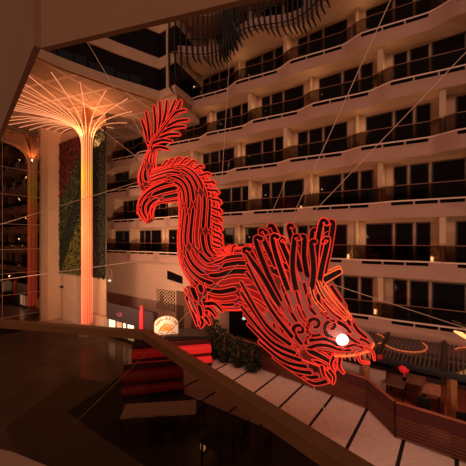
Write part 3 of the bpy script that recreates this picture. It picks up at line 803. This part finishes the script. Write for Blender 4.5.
# ================================================================ restaurant: fence, canopy, posts
FT = [(13.0, 2.5), (9, 2.9), (5.6, 3.35), (3.3, 3.65), (2.1, 4.95), (-1.2, 5.1), (-5, 5.2)]
nfen = 0
FL_ = ['left far run by the planters', 'run below the white table', 'run under the dragon jaw', 'angled run', 'right front run', 'far right run outside the picture']
for (ta, na), (tb, nb) in zip(FT[:-1], FT[1:]):
    a, b = W(ta, na, 0), W(tb, nb, 0); d = (b-a); L = d.length; d.normalize(); nx = Vector((-d.y, d.x, 0))
    if nx.dot(Vector((N[0], N[1], 0))) < 0: nx = -nx
    fo_ = empty('slatted_fence', a.lerp(b, .5)+Vector((0, 0, .036)), 'dark red slatted restaurant fence, '+FL_[nfen], 'fence', 'restaurant fence runs')
    nfen += 1
    a2, b2 = a+d*.03, b-d*.03
    bd = MB().prism([a2+Vector((0, 0, .86)), b2+Vector((0, 0, .86)), b2+nx*.06+Vector((0, 0, .86)), a2+nx*.06+Vector((0, 0, .86))], (0, 0, .44)); bd.build('top_band', 'fenceband', fo_)
    cpm = MB().prism([a2-nx*.03+Vector((0, 0, 1.3)), b2-nx*.03+Vector((0, 0, 1.3)), b2+nx*.09+Vector((0, 0, 1.3)), a2+nx*.09+Vector((0, 0, 1.3))], (0, 0, .03)); cpm.build('cap_rail', 'terrace', fo_)
    for k in range(7):
        z = .10+k*.108
        MB().prism([a2+Vector((0, 0, z)), b2+Vector((0, 0, z)), b2+nx*.04+Vector((0, 0, z)), a2+nx*.04+Vector((0, 0, z))], (0, 0, .075)).build('slat', mat('slat_red', (.13, .035, .02), .5) if 'slat_red' not in bpy.data.materials else bpy.data.materials['slat_red'], fo_)
    npst = max(2, int(L/1.5)+1)
    for k in range(npst):
        p = a2.lerp(b2, k/(npst-1)); p = p-nx*.03
        MB().box(p.x-.035, p.x+.035, p.y-.035, p.y+.035, .036, 1.3).build('fence_post', 'joint', fo_)
# canopy
cz0, cz1 = CAMZ-4.5, CAMZ-4.85
cano = empty('canopy', W(0, 2, cz1-.2), 'black ribbed canopy roof over the restaurant terrace', 'canopy')
CF = [(5.0, 1.7), (4.3, 2.7), (3.3, 3.3), (1.6, 3.55), (-.5, 3.55), (-5, 3.55)]
roof = MB()
mr_ = bpy.data.materials.new('ribbed_roof'); mr_.use_nodes = True
nt = mr_.node_tree; b_ = nt.nodes['Principled BSDF']; b_.inputs['Base Color'].default_value = (.05, .03, .028, 1); b_.inputs['Roughness'].default_value = .10; b_.inputs['Specular IOR Level'].default_value = 1
M['roof'] = mr_
for (ta, na), (tb, nb) in zip(CF[:-1], CF[1:]):
    roof.add([W(ta, .3, cz0), W(tb, .3, cz0), W(tb, nb, cz1+.02), W(ta, na, cz1+.02)], [(0, 1, 2, 3)])
    roof.add([W(ta, .3, cz0-.03), W(tb, .3, cz0-.03), W(tb, nb, cz1-.01), W(ta, na, cz1-.01)], [(3, 2, 1, 0)])
roof.build('roof_sheet', 'roof', cano)
def cfn(t):
    for (ta, na), (tb, nb) in zip(CF[:-1], CF[1:]):
        if tb <= t <= ta: return na+(nb-na)*(ta-t)/(ta-tb)
    return 3.55
ribs = MB()
t = -4.8; kk = 0
while t < 4.6:
    n1 = cfn(t)
    ribs.tube([W(t, .35, cz0+.05), W(t, n1, cz1+.06)], .022, 4); t += .15
ribs.build('roof_ribs', mat('pale_ribs', (.20, .12, .10), .4), cano)
for t in (4.2, 2.95, .75, -1.6, -4):
    n1 = cfn(t); MB().tube([W(t, .25, cz0+.12), W(t, n1+.05, cz1+.12)], .085, 4).build('rafter', 'black', cano)
MB().tube([W(t, n, cz1-.03) for t, n in CF], .13, 6).build('edge_beam', 'black', cano)
# glowing tubes that paint ring-shaped orange reflections on the glossy sheet
for t, n, rt, rn, a0, a1 in ((2.2, 1.7, .85, .75, -2.8, .7), (3.45, 1.7, .45, .6, -.9, 1.5), (-.3, 1.7, .8, .85, -.6, 2.6)):
    pts = []
    for i in range(19):
        w = a0+(a1-a0)*i/18; tt, n_ = t-rt*math.cos(w), n-rn*math.sin(w)*1.0
        pts.append(W(tt, n_, cz0+(cz1-cz0)*(n_-.3)/3.2+.055))
    MB().tube(pts, .03, 5).build('reflection_hoop', mat('hoop_reflection', (.5, .15, .05), .5, emis=(.8, .16, .05), estr=.55) if 'hoop_reflection' not in bpy.data.materials else bpy.data.materials['hoop_reflection'], cano)
o = MB().tube([at_d(454, 331, 12.2), at_d(461, 334, 12.1), at_d(472, 341, 12.0)], [.03, .09, .05], 6).build('curved_lamp', mat('curved_lamp_glow', (1, .5, .2), .5, emis=(1, .42, .14), estr=1.6))
tag(o, 'curved glowing orange lamp bar at the right edge above the canopy', 'lamp')
for (px, zz, n, lab) in ((452, 0, 3.4, 'orange timber canopy post near the right edge'), (366, 0, 3.1, 'orange timber canopy post beside the dragon snout'), (263.5, 0, 2.3, 'orange timber post right of the dark display screen')):
    t = t_at(px, n); p = W(t, n, .35)
    o = empty('timber_post', p, lab, 'post', 'orange timber posts')
    h = cz1-.1 if px > 300 else CAMZ-4.7
    MB().box(p.x-.11, p.x+.11, p.y-.11, p.y+.11, .38, h).build('shaft', 'wood', o)
    MB().box(p.x-.16, p.x+.16, p.y-.16, p.y+.16, .35, .40).build('base_plate', 'black', o)
# ground floor dark fronts behind the terrace
S('wall_front', MB().quad8(-9, 12.6, -.3, .1, .0, 2.43), mat('dark_front', (.05, .022, .018), .5), 'dark ground floor restaurant front under the canopy', 'wall')
for i in range(9):
    t0 = -5+i*1.95
    o = S('window_%d' % (210+i), MB().quad8(t0, t0+1.8, .1, .14, .5, 2.25), 'frame', 'dark ground floor shopfront pane, %s from the right end' % ORD[i], 'window')
    MB().quad8(t0+.07, t0+1.73, .14, .15, .57, 2.18).build('pane', 'winglass', o)
# big dark display screen by the planters
tA, tB = t_at(262, 1.3), t_at(229, 1.3)
sc_ = empty('display_screen', W((tA+tB)/2, 1.25, .35), 'large dark display screen with a small reflected light', 'screen')
MB().quad8(tA, tB, 1.2, 1.3, .9, 3.15).build('bezel', 'black', sc_)
MB().quad8(tA+.06, tB-.06, 1.3, 1.31, .96, 3.09).build('screen_glass', 'winglass', sc_)
MB().quad8(tA+.3, tA+.45, 1.2, 1.3, .35, .9).build('foot', 'black', sc_); MB().quad8(tB-.45, tB-.3, 1.2, 1.3, .35, .9).build('foot', 'black', sc_)
p = at_d(244, 318.5, (W((tA+tB)/2, 1.33, 0)).y-.1)
o = MB().lathe([(.02, -.08), (.1, -.05), (.12, 0), (.1, .05), (.02, .08)], p, 10).build('reflected_spot', mat('cool_reflection', (.6, .9, .9), .5, emis=(.45, .8, .8), estr=.9), sc_, True)  # glowing spot painted in for the light reflected in the screen
# planters with shrubs along the left fence
def shrub(px, n, h, label):
    t = t_at(px, n); p = W(t, n, .036)
    o = empty('potted_shrub', p, label, 'plant', 'dark shrubs behind the fence')
    MB().lathe([(.26, 0), (.33, .45), (.36, .5)], p, 12).build('planter', 'black', o)
    m = MB()
    for i in range(330):
        a = random.uniform(0, 2*PI); zz = random.uniform(.12, h); r = .55*math.sqrt(random.random())*math.sin(min(1, (h-zz)/h+.25)*PI*.7)
        q = p+Vector((r*math.cos(a), r*math.sin(a), zz)); s = random.uniform(.07, .13)
        d1 = Vector((random.uniform(-1, 1), random.uniform(-1, 1), random.uniform(-.4, 1))).normalized(); d2 = d1.orthogonal().normalized()
        m.add([q-d1*s, q-d2*s*.45, q+d1*s, q+d2*s*.45], [(0, 1, 2, 3)])
    f = m.build('foliage', 'leafshade', o); f['kind'] = 'stuff'
    MB().tube([p+Vector((0, 0, .4)), p+Vector((.03, 0, h*.8))], .04, 6).build('stem', 'wood', o)
shrub(214, 3.25, 2.2, 'tall dark shrub at the fence beside the red banquette')
shrub(224, 3.3, 1.85, 'dark shrub, second from the red banquette along the fence')
shrub(238, 3.35, 1.55, 'dark shrub below the middle of the display screen')
shrub(252, 3.4, 1.4, 'dark shrub left of the orange timber post')

# furniture on the terrace
def table(name, c, sx, sy, top, leg, label, group, h=.75, m2='black', dirx=None):
    o = empty(name, c, label, 'table', group); o.rotation_euler = (0, 0, 0)
    tu = Vector((U[0], U[1], 0)); tn = Vector((N[0], N[1], 0)); z = Vector((0, 0, 1)); c = Vector(c)
    if dirx: tu = Vector(dirx).normalized(); tn = Vector((-tu.y, tu.x, 0))
    def bxx(cx_, w, d, z0, z1): 
        q = c+cx_; return MB().prism([q-tu*w-tn*d+z*z0, q+tu*w-tn*d+z*z0, q+tu*w+tn*d+z*z0, q-tu*w+tn*d+z*z0], z*(z1-z0))
    bxx(Vector(), sx, sy, h-.045, h).build('tabletop', top, o)
    for a in (-1, 1):
        for b in (-1, 1): bxx(tu*(sx-.05)*a+tn*(sy-.05)*b, .025, .025, 0, h-.045).build('leg', m2, o)
    bxx(tn*0, sx-.06, .02, h-.11, h-.045).build('apron', m2, o)
    return o
TG = 'terrace wooden tables'
table('dining_table', ray(396.5, 380, 1.12)-Vector((0, 0, .77)), .33, .55, 'tabletop', 0, 'plank dining table nearest the red lantern, left of three', TG)
table('dining_table', ray(414, 378, 1.12)-Vector((0, 0, .77)), .40, .50, 'tabletop', 0, 'plank dining table in the middle behind the other two', TG)
table('dining_table', ray(431.5, 388, 1.12)-Vector((0, 0, .77)), .30, .55, 'tabletop', 0, 'plank dining table nearest the right timber post', TG)
wt = table('serving_table', W(t_at(283, 1.9), 1.9, .35), 1.0, .42, 'white', 0, 'pale serving table with two dark bowls behind the fence', None, .85)
for px, lab in ((279, 'left of two dark bowls on the pale serving table'), (294, 'right of two dark bowls on the pale serving table')):
    t = t_at(px, 1.9)
    o = MB().lathe([(.10, 0), (.16, .03), (.24, .10), (.26, .13), (.23, .13), (.14, .06)], W(t, 1.85, 1.2), 16).build('bowl', 'joint', None, True, recenter=W(t, 1.85, 1.2)); tag(o, lab, 'bowl', 'dark serving bowls')
# low white bench walls by the snout post
for px, w, lab in ((353, .62, 'white low bench back left of the snout post'), (375, .42, 'white low bench back right of the snout post')):
    t = t_at(px, 2.6); p = W(t, 2.6, .35)
    o = empty('white_bench', p, lab, 'bench', 'white terrace benches')
    MB().quad8(t-w, t+w, 2.55, 2.7, .35, 1.35).build('backrest', 'white', o)
    MB().quad8(t-w, t+w, 2.15, 2.55, .35, .8).build('seat', 'redvinyl', o)
def chair(p, ang, label, group, m='black', seatm='joint'):
    o = empty('dining_chair', p, label, 'chair', group); p = Vector(p)
    R = Matrix.Rotation(ang, 3, 'Z')
    def b(x0, x1, y0, y1, z0, z1): return MB().prism([p+R @ Vector((x, y, z0)) for x, y in ((x0, y0), (x1, y0), (x1, y1), (x0, y1))], (0, 0, z1-z0))
    b(-.23, .23, -.23, .23, .42, .48).build('seat', seatm, o)
    b(-.22, .22, .20, .25, .55, .92).build('backrest', m, o)
    for x in (-.2, .2):
        b(x-.02, x+.02, -.21, -.17, 0, .42).build('leg', m, o); b(x-.02, x+.02, .2, .24, 0, .6).build('leg', m, o)
    return o
chair(W(t_at(343, 2.9), 2.75, .35), .3, 'dark chair with red seat on the terrace under the dragon jaw', 'terrace chairs', seatm='redvinyl')
chair(W(t_at(428, 3.6)+.1, 3.75, .35), ANG, 'dark chair behind the front fence below the plank tables', 'terrace chairs')
chair(W(t_at(462, 3.9), 4.1, .35), ANG+.2, 'dark chair with red seat at the right edge behind the fence', 'terrace chairs', seatm='redvinyl')
# red lantern hanging from the canopy edge
p = at_d(404, 368.5, 11.7)
o = empty('paper_lantern', p, 'small round red paper lantern hanging from the canopy edge', 'lantern')
MB().lathe([(.05, -.17), (.14, -.13), (.2, 0), (.14, .13), (.05, .17)], p, 14).build('shade', 'redfab', o, True)
MB().tube([p+Vector((0, 0, .17)), p+Vector((0, 0, .5))], .012, 5).build('cord', 'black', o)
MB().tube([p+Vector((0, 0, -.17)), p+Vector((0, 0, -.32))], .02, 5).build('tassel', 'redfab', o)
p = at_d(380, 357, 12.2)
o = empty('paper_lantern', p, 'small red lantern beside the dragon snout under the canopy corner', 'lantern')
MB().lathe([(.03, -.11), (.10, -.08), (.13, 0), (.10, .08), (.03, .11)], p, 12).build('shade', 'redvinyl', o, True)
MB().tube([p+Vector((0, 0, .11)), p+Vector((0, 0, .35))], .01, 5).build('cord', 'black', o)

# ================================================================ red banquettes, counter, sign, parasol
def banquette(a, b, m, label):
    a = Vector((a.x, a.y, .016)); b = Vector((b.x, b.y, .016)); d = (b-a).normalized(); nb = Vector((-d.y, d.x, 0))
    if nb.y < 0: nb = -nb
    o = empty('banquette', (a+b)/2, label, 'sofa', 'red banquettes'); z = Vector((0, 0, 1)); L = b-a
    def blk(y0, y1, z0, z1): return MB().prism([a+nb*y0+z*z0, b+nb*y0+z*z0, b+nb*y1+z*z0, a+nb*y1+z*z0], z*(z1-z0))
    blk(.06, .85, 0, .2).build('plinth', 'black', o)
    def roll(z0, z1, y, name):
        prof = []
        for k in range(9):
            w = -PI/2+PI*k/8; prof.append((y-.14*math.cos(w), (z0+z1)/2+(z1-z0)/2*math.sin(w)))
        prof += [(y+.5, z1), (y+.5, z0)]
        MB().prism([a+nb*p+z*q for p, q in prof], L).build(name, m, o)
    roll(.16, .50, .15, 'seat_roll'); roll(.66, 1.04, .34, 'back_roll')
    blk(.30, .70, .50, .66).build('seat_gap', 'fenceband', o)
    blk(.7, .84, .2, 1.26).build('back_panel', 'fenceband', o)
    return o
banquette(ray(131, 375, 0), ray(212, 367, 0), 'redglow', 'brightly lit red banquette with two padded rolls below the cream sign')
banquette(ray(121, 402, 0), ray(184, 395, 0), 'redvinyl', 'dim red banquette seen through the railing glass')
ct = empty('bar_counter', Vector((-3.1, 18.2, 0)), 'dark bar counter behind the lit red banquette', 'counter')
MB().box(-4.95, -1.25, 17.5, 18.9, 0, 1.32).build('body', 'fenceband', ct); MB().box(-5.0, -1.2, 17.45, 18.95, 1.32, 1.40).build('worktop', 'black', ct)
# arched cream sign
sp = ray(166.3, 334.6, 1.42); sd = sp.y
sgn = empty('arched_sign', sp, 'cream arched PAN-ASIAN sign with orange artwork standing on the bar counter', 'sign')
k = sd/F0
fw = Vector((-sp.x, -sp.y, 0)).normalized(); rt = Vector((-fw.y, fw.x, 0))
if rt.x < 0: rt = -rt
def sg(x, y, d=0): return sp+rt*(x*k)+Vector((0, 0, y*k))+fw*d
outl = [(-11.8, 0), (11.8, 0), (11.8, 10.5)]+[(11.8*math.cos(w), 10.5+8.2*math.sin(w)) for w in [PI*i/14 for i in range(1, 14)]]+[(-11.8, 10.5)]
MB().prism([sg(x, y) for x, y in outl], -fw*.1).build('board', 'sign', sgn)
edge = MB().tube([sg(x*1.0, y, .01) for x, y in outl], .025, 5, closed=True); edge.build('edge_trim', 'signbr', sgn)
def text_mesh(ch, size):
    cu = bpy.data.curves.new('t', 'FONT'); cu.body = ch; cu.size = size; cu.align_x = 'CENTER'; cu.align_y = 'CENTER'; cu.extrude = .01; cu.offset = size*.022
    ob = bpy.data.objects.new('t', cu); C.objects.link(ob); dg = bpy.context.evaluated_depsgraph_get(); dg.update()
    me = bpy.data.meshes.new_from_object(ob.evaluated_get(dg)); bpy.data.objects.remove(ob); return me
txt = 'PAN-ASIAN'
for i, ch in enumerate(txt):
    w = PI*(.94-.88*i/(len(txt)-1)); x, y = 9.4*math.cos(w), 9.2+6.9*math.sin(w)
    me = text_mesh(ch, 4.0*k); o = bpy.data.objects.new('letter', me); C.objects.link(o); me.materials.append(M['signbr'])
    rot = Matrix((( rt.x, 0, fw.x), (rt.y, 0, fw.y), (0, 1, 0))) @ Matrix.Rotation((w-PI/2)*.75, 3, 'Z')
    mw = rot.to_4x4(); mw.translation = sg(x, y, .03)-sp; o.parent = sgn; o.matrix_local = mw
art = MB()
for l in ([(-7, 3.5), (-5.5, 7.5), (-2.5, 9), (.5, 7.5), (3, 5.5), (6, 6), (7.5, 8.5)], [(-6, 6), (-4, 4), (-1, 5), (2, 4), (5, 4.5), (7, 3.5)], [(-3, 10.2), (0, 10.6), (3, 9.4)], [(-5, 7), (-2, 6.5), (1, 6), (4, 8), (6, 10)]):
    art.tube([sg(x, y, .02) for x, y in l], .05, 5)
art.build('artwork', 'signor', sgn)
MB().prism([sg(-9.5, 1.2, .015), sg(-3, 1.2, .015), sg(-3, 1.9, .015), sg(-9.5, 1.9, .015)], fw*.01).build('small_line', 'signbr', sgn)
MB().prism([sg(4, 1.2, .015), sg(9.5, 1.2, .015), sg(9.5, 1.9, .015), sg(4, 1.9, .015)], fw*.01).build('small_line', 'signbr', sgn)
# closed red parasol
pb = at_d(141.5, 300, 19.2); pb.z = 0
o = empty('closed_parasol', pb, 'closed red parasol left of the cream sign', 'parasol')
MB().lathe([(.05, 1.0), (.13, 1.1), (.15, 1.5), (.13, 2.3), (.08, 2.75), (.02, 2.85)], pb, 12).build('canopy', 'redfab', o, True)
MB().tube([pb+Vector((0, 0, .05)), pb+Vector((0, 0, 2.95))], .03, 6).build('pole', 'black', o); MB().lathe([(.3, 0), (.3, .07), (.1, .1)], pb, 14).build('base', 'black', o)
# kiosk storefront
n = 4.85
ks = empty('kiosk_shop', W(18.4, n, 0), 'low dark purple shopfront with lit doorways under the tiled wall', 'shop')
MB().quad8(15.4, 20.6, n-.35, n-.1, 0, 2.45).build('shop_body', 'purple', ks)
MB().quad8(15.4, 20.6, n-.1, n, 1.35, 2.5).build('fascia_board', 'purple', ks)
for px0, px1, m in ((108.3, 114, 'shoplight'), (116, 120.5, 'coping'), (122.5, 124.5, 'shoplight'), (127, 132.5, 'shoplight')):
    t1, t0 = t_at(px0, n), t_at(px1, n); MB().quad8(t0, t1, n-.1, n-.05, .3, 1.32).build('lit_doorway', m, ks)
lg = MB()
tl = t_at(120, n)
for i in range(9):
    w = i*.7; lg.tube([W(tl+.35*math.cos(w)*i/9, n+.02, 1.92+.2*math.sin(w)*i/9), W(tl+.42*math.cos(w+.5)*(i+1)/9, n+.02, 1.92+.22*math.sin(w+.5)*(i+1)/9)], .022, 4)
lg.build('logo', 'shoppink', ks)
# perforated screen panel, niches on the lower wall
tp0, tp1 = t_at(174, .25), t_at(155.5, .25)
pp = empty('perforated_panel', W((tp0+tp1)/2, .2, 1.4), 'square perforated lattice panel on the tiled wall above the sign', 'panel')
zb = W((tp0+tp1)/2, .2, 0).y; z0 = CAMZ-70*zb/300; z1 = CAMZ-50*zb/300
MB().quad8(tp0, tp1, .13, .16, z0, z1).build('backing', 'dark', pp)
lat = MB(); nn_ = 6
for i in range(nn_+1):
    t = tp0+(tp1-tp0)*i/nn_; zz = z0+(z1-z0)*i/nn_
for i in range(-nn_, nn_+1):
    for sgn_ in (1, -1):
        a0 = max(0, i/nn_); a1 = min(1, 1+i/nn_)
        if a1-a0 < .02: continue
        f = lambda a: (tp0+(tp1-tp0)*a, z0+(z1-z0)*((a-i/nn_) if sgn_ > 0 else 1-(a-i/nn_)))
        (ta, za), (tb, zb_) = f(a0), f(a1); lat.tube([W(ta, .19, za), W(tb, .19, zb_)], .042, 4)
lat.build('lattice', 'plaster', pp)
t0, t1 = t_at(182, .2), t_at(167, .2)
yy = W((t0+t1)/2, .2, 0).y
dkn = MB().prism([W(t1, .13, CAMZ-31*yy/300), W(t1, .13, CAMZ-40*yy/300), W(t0, .13, CAMZ-43*yy/300), W(t0, .13, CAMZ-36*yy/300)], Vector((N[0], N[1], 0))*.05)
S('window_230', dkn, 'winglass', 'slanted dark slot window in the tiled wall left of the dragon claw', 'window')
t0, t1 = t_at(214, .2), t_at(176.5, .2)
yy = W((t0+t1)/2, .2, 0).y
d = S('door_2', MB().quad8(t0-.1, t1+.1, .10, .2, 0, CAMZ-49*yy/300), 'plaster2', 'wide framed opening behind the bar counter', 'door')
MB().quad8(t0, t1, .2, .22, 0, CAMZ-53*yy/300).build('door_leaf', mat('brown_recess', (.15, .07, .045), .6), d)
# white antler shaped wall ornament
w0 = W(t_at(110, .15), .2, 0); w0.z = CAMZ-40*w0.y/300
o = empty('wall_ornament', w0, 'small pale antler-shaped ornament with a white light on the lower wall', 'ornament')
an = MB(); tu = Vector((U[0], U[1], 0))
for s in (1, -1): an.tube([w0, w0+tu*.22*s+Vector((0, 0, .35)), w0+tu*.4*s+Vector((0, 0, .8)), w0+tu*.15*s+Vector((0, 0, 1.1))], .05, 6); an.tube([w0+tu*.22*s+Vector((0, 0, .35)), w0+tu*.55*s+Vector((0, 0, .35))], .04, 6)
an.build('antlers', 'coping', o)
MB().lathe([(.03, -.1), (.15, -.05), (.15, .05), (.03, .1)], w0-Vector((0, 0, .05)), 10).build('light', 'shoplight', o)

# dark dining zone under the near railing: tables and chairs in the shade
LC = ray(160, 408.5, .79)-Vector((0, 0, .774)); LD = Vector((1, .12, 0)).normalized(); LN = Vector((-LD.y, LD.x, 0))
lt = table('long_table', LC, 1.32, .45, 'white', 0, 'long pale dining table on black legs seen through the railing glass', None, .78, dirx=LD)
for dx, lab in ((-.85, 'left end'), (-.05, 'middle'), (.75, 'right end')):
    chair(LC+LD*dx-LN*.72, math.atan2(LD.y, LD.x)+PI, 'dark chair pulled up to the long pale table, %s' % lab, 'dark chairs at the long table')
table('small_table', ray(218, 440, .75)-Vector((0, 0, .734)), .4, .4, 'joint', 0, 'small dark square table beyond the pale path edge', None)
for px, py, lab in ((197, 428, 'left of the small dark table'), (240, 448, 'right of the small dark table'), (262, 462, 'nearest the lower frame edge')):
    chair(ray(px, py, .016), ANG+PI/2, 'dark lounge chair in the shade, %s' % lab, 'dark chairs beyond the path')
lp = ray(203, 452, .016)
o = empty('floor_lantern', lp, 'small warm glowing floor lantern in the dark dining zone', 'lamp')
MB().lathe([(.12, 0), (.12, .04), (.04, .05)], lp, 12).build('base', 'black', o)
MB().lathe([(.04, .05), (.09, .1), (.09, .3), (.05, .34)], lp, 12).build('shade', mat('floor_lantern_glow', (1, .6, .3), .5, emis=(1, .5, .2), estr=1.2), o, True)
l = bpy.data.lights.new('lantern', 'POINT'); l.energy = 12; l.color = (1, .6, .3); l.shadow_soft_size = .1
lo = bpy.data.objects.new('floor_lantern_light', l); C.objects.link(lo); lo.parent = o; lo.location = (0, 0, .6)

# ================================================================ our mezzanine: slab, railing, downstand beam
c0 = Vector((-.46, 1.67)); lft = Vector((-4.2, 2.53)); rgt = Vector((1.35, -.68))
z5 = CAMZ-1.6
def v3(p, z): return Vector((p.x, p.y, z))
S('floor_mezzanine', MB().prism([v3(c0, z5-.35), v3(lft, z5-.35), Vector((-4.6, -2.5, z5-.35)), Vector((1.6, -2.5, z5-.35)), v3(rgt, z5-.35)], (0, 0, .35)), 'curb', 'mezzanine floor edge in the foreground', 'floor')
nl = (Vector((-(lft-c0).y, (lft-c0).x))).normalized(); nl = nl if nl.y < 0 else -nl
nr_ = (Vector((-(rgt-c0).y, (rgt-c0).x))).normalized(); nr_ = nr_ if nr_.x < 0 else -nr_
rl = empty('mezzanine_railing', v3(c0, z5), 'brown topped smoked glass railing in the foreground, turning a corner', 'railing')
inner = c0+(nl+nr_)/(1+nl.dot(nr_))*.052
rm = MB().prism([v3(c0, CAMZ-.54), v3(lft, CAMZ-.54), v3(lft+nl*.052, CAMZ-.54), v3(inner, CAMZ-.54), v3(rgt+nr_*.052, CAMZ-.54), v3(rgt, CAMZ-.54)], (0, 0, .040))
rm.build('handrail', 'railnear', rl)
def pane(a, b, nx):
    d = (b-a).normalized(); a = a+d*.03+nx*.03; b = b+nx*.03
    return MB().prism([v3(a, z5+.05), v3(b, z5+.05), v3(b+nx*.014, z5+.05), v3(a+nx*.014, z5+.05)], (0, 0, 1.0))
ga, gb = (nl+nr_)/(1+nl.dot(nr_))*.02, (nl+nr_)/(1+nl.dot(nr_))*.032
MB().prism([v3(c0+ga, z5+.05), v3(lft+nl*.02, z5+.05), v3(lft+nl*.032, z5+.05), v3(c0+gb, z5+.05), v3(rgt+nr_*.032, z5+.05), v3(rgt+nr_*.02, z5+.05)], (0, 0, 1.02)).build('glass_panel', 'nearglass', rl)
ca_, cb_ = Vector((-3.0, 2.51)), Vector((-.98, 1.69))
MB().prism([v3(ca_, z5), v3(cb_, z5), Vector((-1.1, 1.2, z5)), Vector((-3.0, 1.9, z5))], (0, 0, .30)).build('curb', 'curb', rl)
cm = MB().prism([v3(c0, z5), v3(lft, z5), v3(lft+nl*.12, z5), v3(c0+nl*.12, z5)], (0, 0, .20)); 
q = c0+nl*.04+Vector((-.012, 0)); MB().lathe([(.014, .06), (.014, .13), (.010, .145)], v3(q, z5+.14), 12).build('glass_clamp', 'steel', rl, True)
# downstand beam over the railing
bc = Vector((-1.6, 2.5)); br = Vector((2.4, 1.29)); bl_ = Vector((-6.4, 7.72))
n1 = (br-bc).normalized(); b1 = Vector((-n1.y, n1.x)); b1 = b1 if b1.y > 0 else -b1
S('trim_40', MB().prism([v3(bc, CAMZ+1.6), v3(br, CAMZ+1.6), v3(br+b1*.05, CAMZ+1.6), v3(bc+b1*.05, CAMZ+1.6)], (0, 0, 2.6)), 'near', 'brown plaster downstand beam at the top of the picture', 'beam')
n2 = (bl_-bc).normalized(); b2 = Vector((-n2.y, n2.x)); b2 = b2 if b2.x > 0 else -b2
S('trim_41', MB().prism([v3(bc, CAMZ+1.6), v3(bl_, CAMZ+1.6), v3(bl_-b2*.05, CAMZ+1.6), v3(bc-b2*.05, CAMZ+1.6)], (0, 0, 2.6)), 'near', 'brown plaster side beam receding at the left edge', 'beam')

# ================================================================ LIGHT
w = bpy.data.worlds.new('W'); SC.world = w; w.use_nodes = True
w.node_tree.nodes['Background'].inputs[0].default_value = (1, .50, .30, 1); w.node_tree.nodes['Background'].inputs[1].default_value = .13
def area(name, loc, target, size, energy, col=(1, .6, .38)):
    l = bpy.data.lights.new(name, 'AREA'); l.energy = energy; l.color = col; l.size = size
    o = bpy.data.objects.new(name, l); C.objects.link(o); o.location = loc
    o.rotation_euler = (Vector(target)-Vector(loc)).to_track_quat('-Z', 'Y').to_euler(); return o
def sun(name, d, e, col, ang):
    l = bpy.data.lights.new(name, 'SUN'); l.energy = e; l.color = col; l.angle = ang
    o = bpy.data.objects.new(name, l); C.objects.link(o); o.location = (0, 0, 30)
    o.rotation_euler = Vector(d).to_track_quat('-Z', 'Y').to_euler(); return o
sun('atrium_glow', (-N[0]+.55*U[0], -N[1]+.55*U[1], -.30), .74, (1, .58, .42), .30)
sun('atrium_top_glow', (.1, .2, -1), .50, (1, .60, .44), .5)
for p_, q_, e_ in (((15, 13, 1.2), (5, 0, 11), 1500), ((-2.5, 11, 1.2), (3, 0, 11), 700), ((24, 11, 1.0), (15, 0, 9), 600), ((13, 9.5, 3.2), (22, 0, 6), 4200), ((17, 14, 4), (29, 5, 9), 1800)):  # added unseen spots, filling facade, soffits and left walls from below
    l = bpy.data.lights.new('lobby_fill', 'SPOT'); l.energy = e_; l.color = (1, .60, .36); l.spot_size = 1.7; l.spot_blend = 1; l.shadow_soft_size = .05
    o = bpy.data.objects.new('lobby_fill', l); C.objects.link(o); o.location = W(*p_); o.rotation_euler = (W(*q_)-W(*p_)).to_track_quat('-Z', 'Y').to_euler()
for i in range(4):  # added spots that brighten the ceiling around the light tree
    a = PI/2*i+.4
    l = bpy.data.lights.new('crown_fill', 'SPOT'); l.energy = 270; l.color = (1, .42, .17); l.spot_size = 2.7; l.spot_blend = .8; l.shadow_soft_size = .015
    o = bpy.data.objects.new('crown_fill', l); C.objects.link(o); o.location = W(TT+.62*math.cos(a), TN+.62*math.sin(a), CAMZ+7.3)
    o.rotation_euler = (Vector(W(TT+2.2*math.cos(a), TN+2.2*math.sin(a), CAMZ+9.6))-Vector(o.location)).to_track_quat('-Z', 'Y').to_euler()
area('lobby_light', W(20, 10, 9), W(20, 0, 5), 3, 260, (1, .50, .27))
def point(name, loc, e, col, r=.3):
    r = .04
    l = bpy.data.lights.new(name, 'POINT'); l.energy = e; l.color = col; l.shadow_soft_size = r
    o = bpy.data.objects.new(name, l); C.objects.link(o); o.location = loc; return o
point('terrace_light', W(1.0, 2.4, 2.0), 22, (1, .32, .18), .4)
point('terrace_light_left', W(6.5, 2.4, 2.2), 20, (1, .3, .18), .4)
point('mezzanine_lamp', (-.9, .3, CAMZ+1.5), 7, (1, .5, .24), .4)

cam = bpy.data.cameras.new('camera'); co = bpy.data.objects.new('camera', cam); C.objects.link(co)
co.location = (0, 0, CAMZ); co.rotation_euler = (PI/2, 0, 0)
cam.sensor_width = 36; cam.lens = 36*F0/466; cam.shift_y = (HY-233)/466; cam.clip_start = .05
SC.camera = co
SC.view_settings.view_transform = 'Standard'; SC.view_settings.look = 'None'
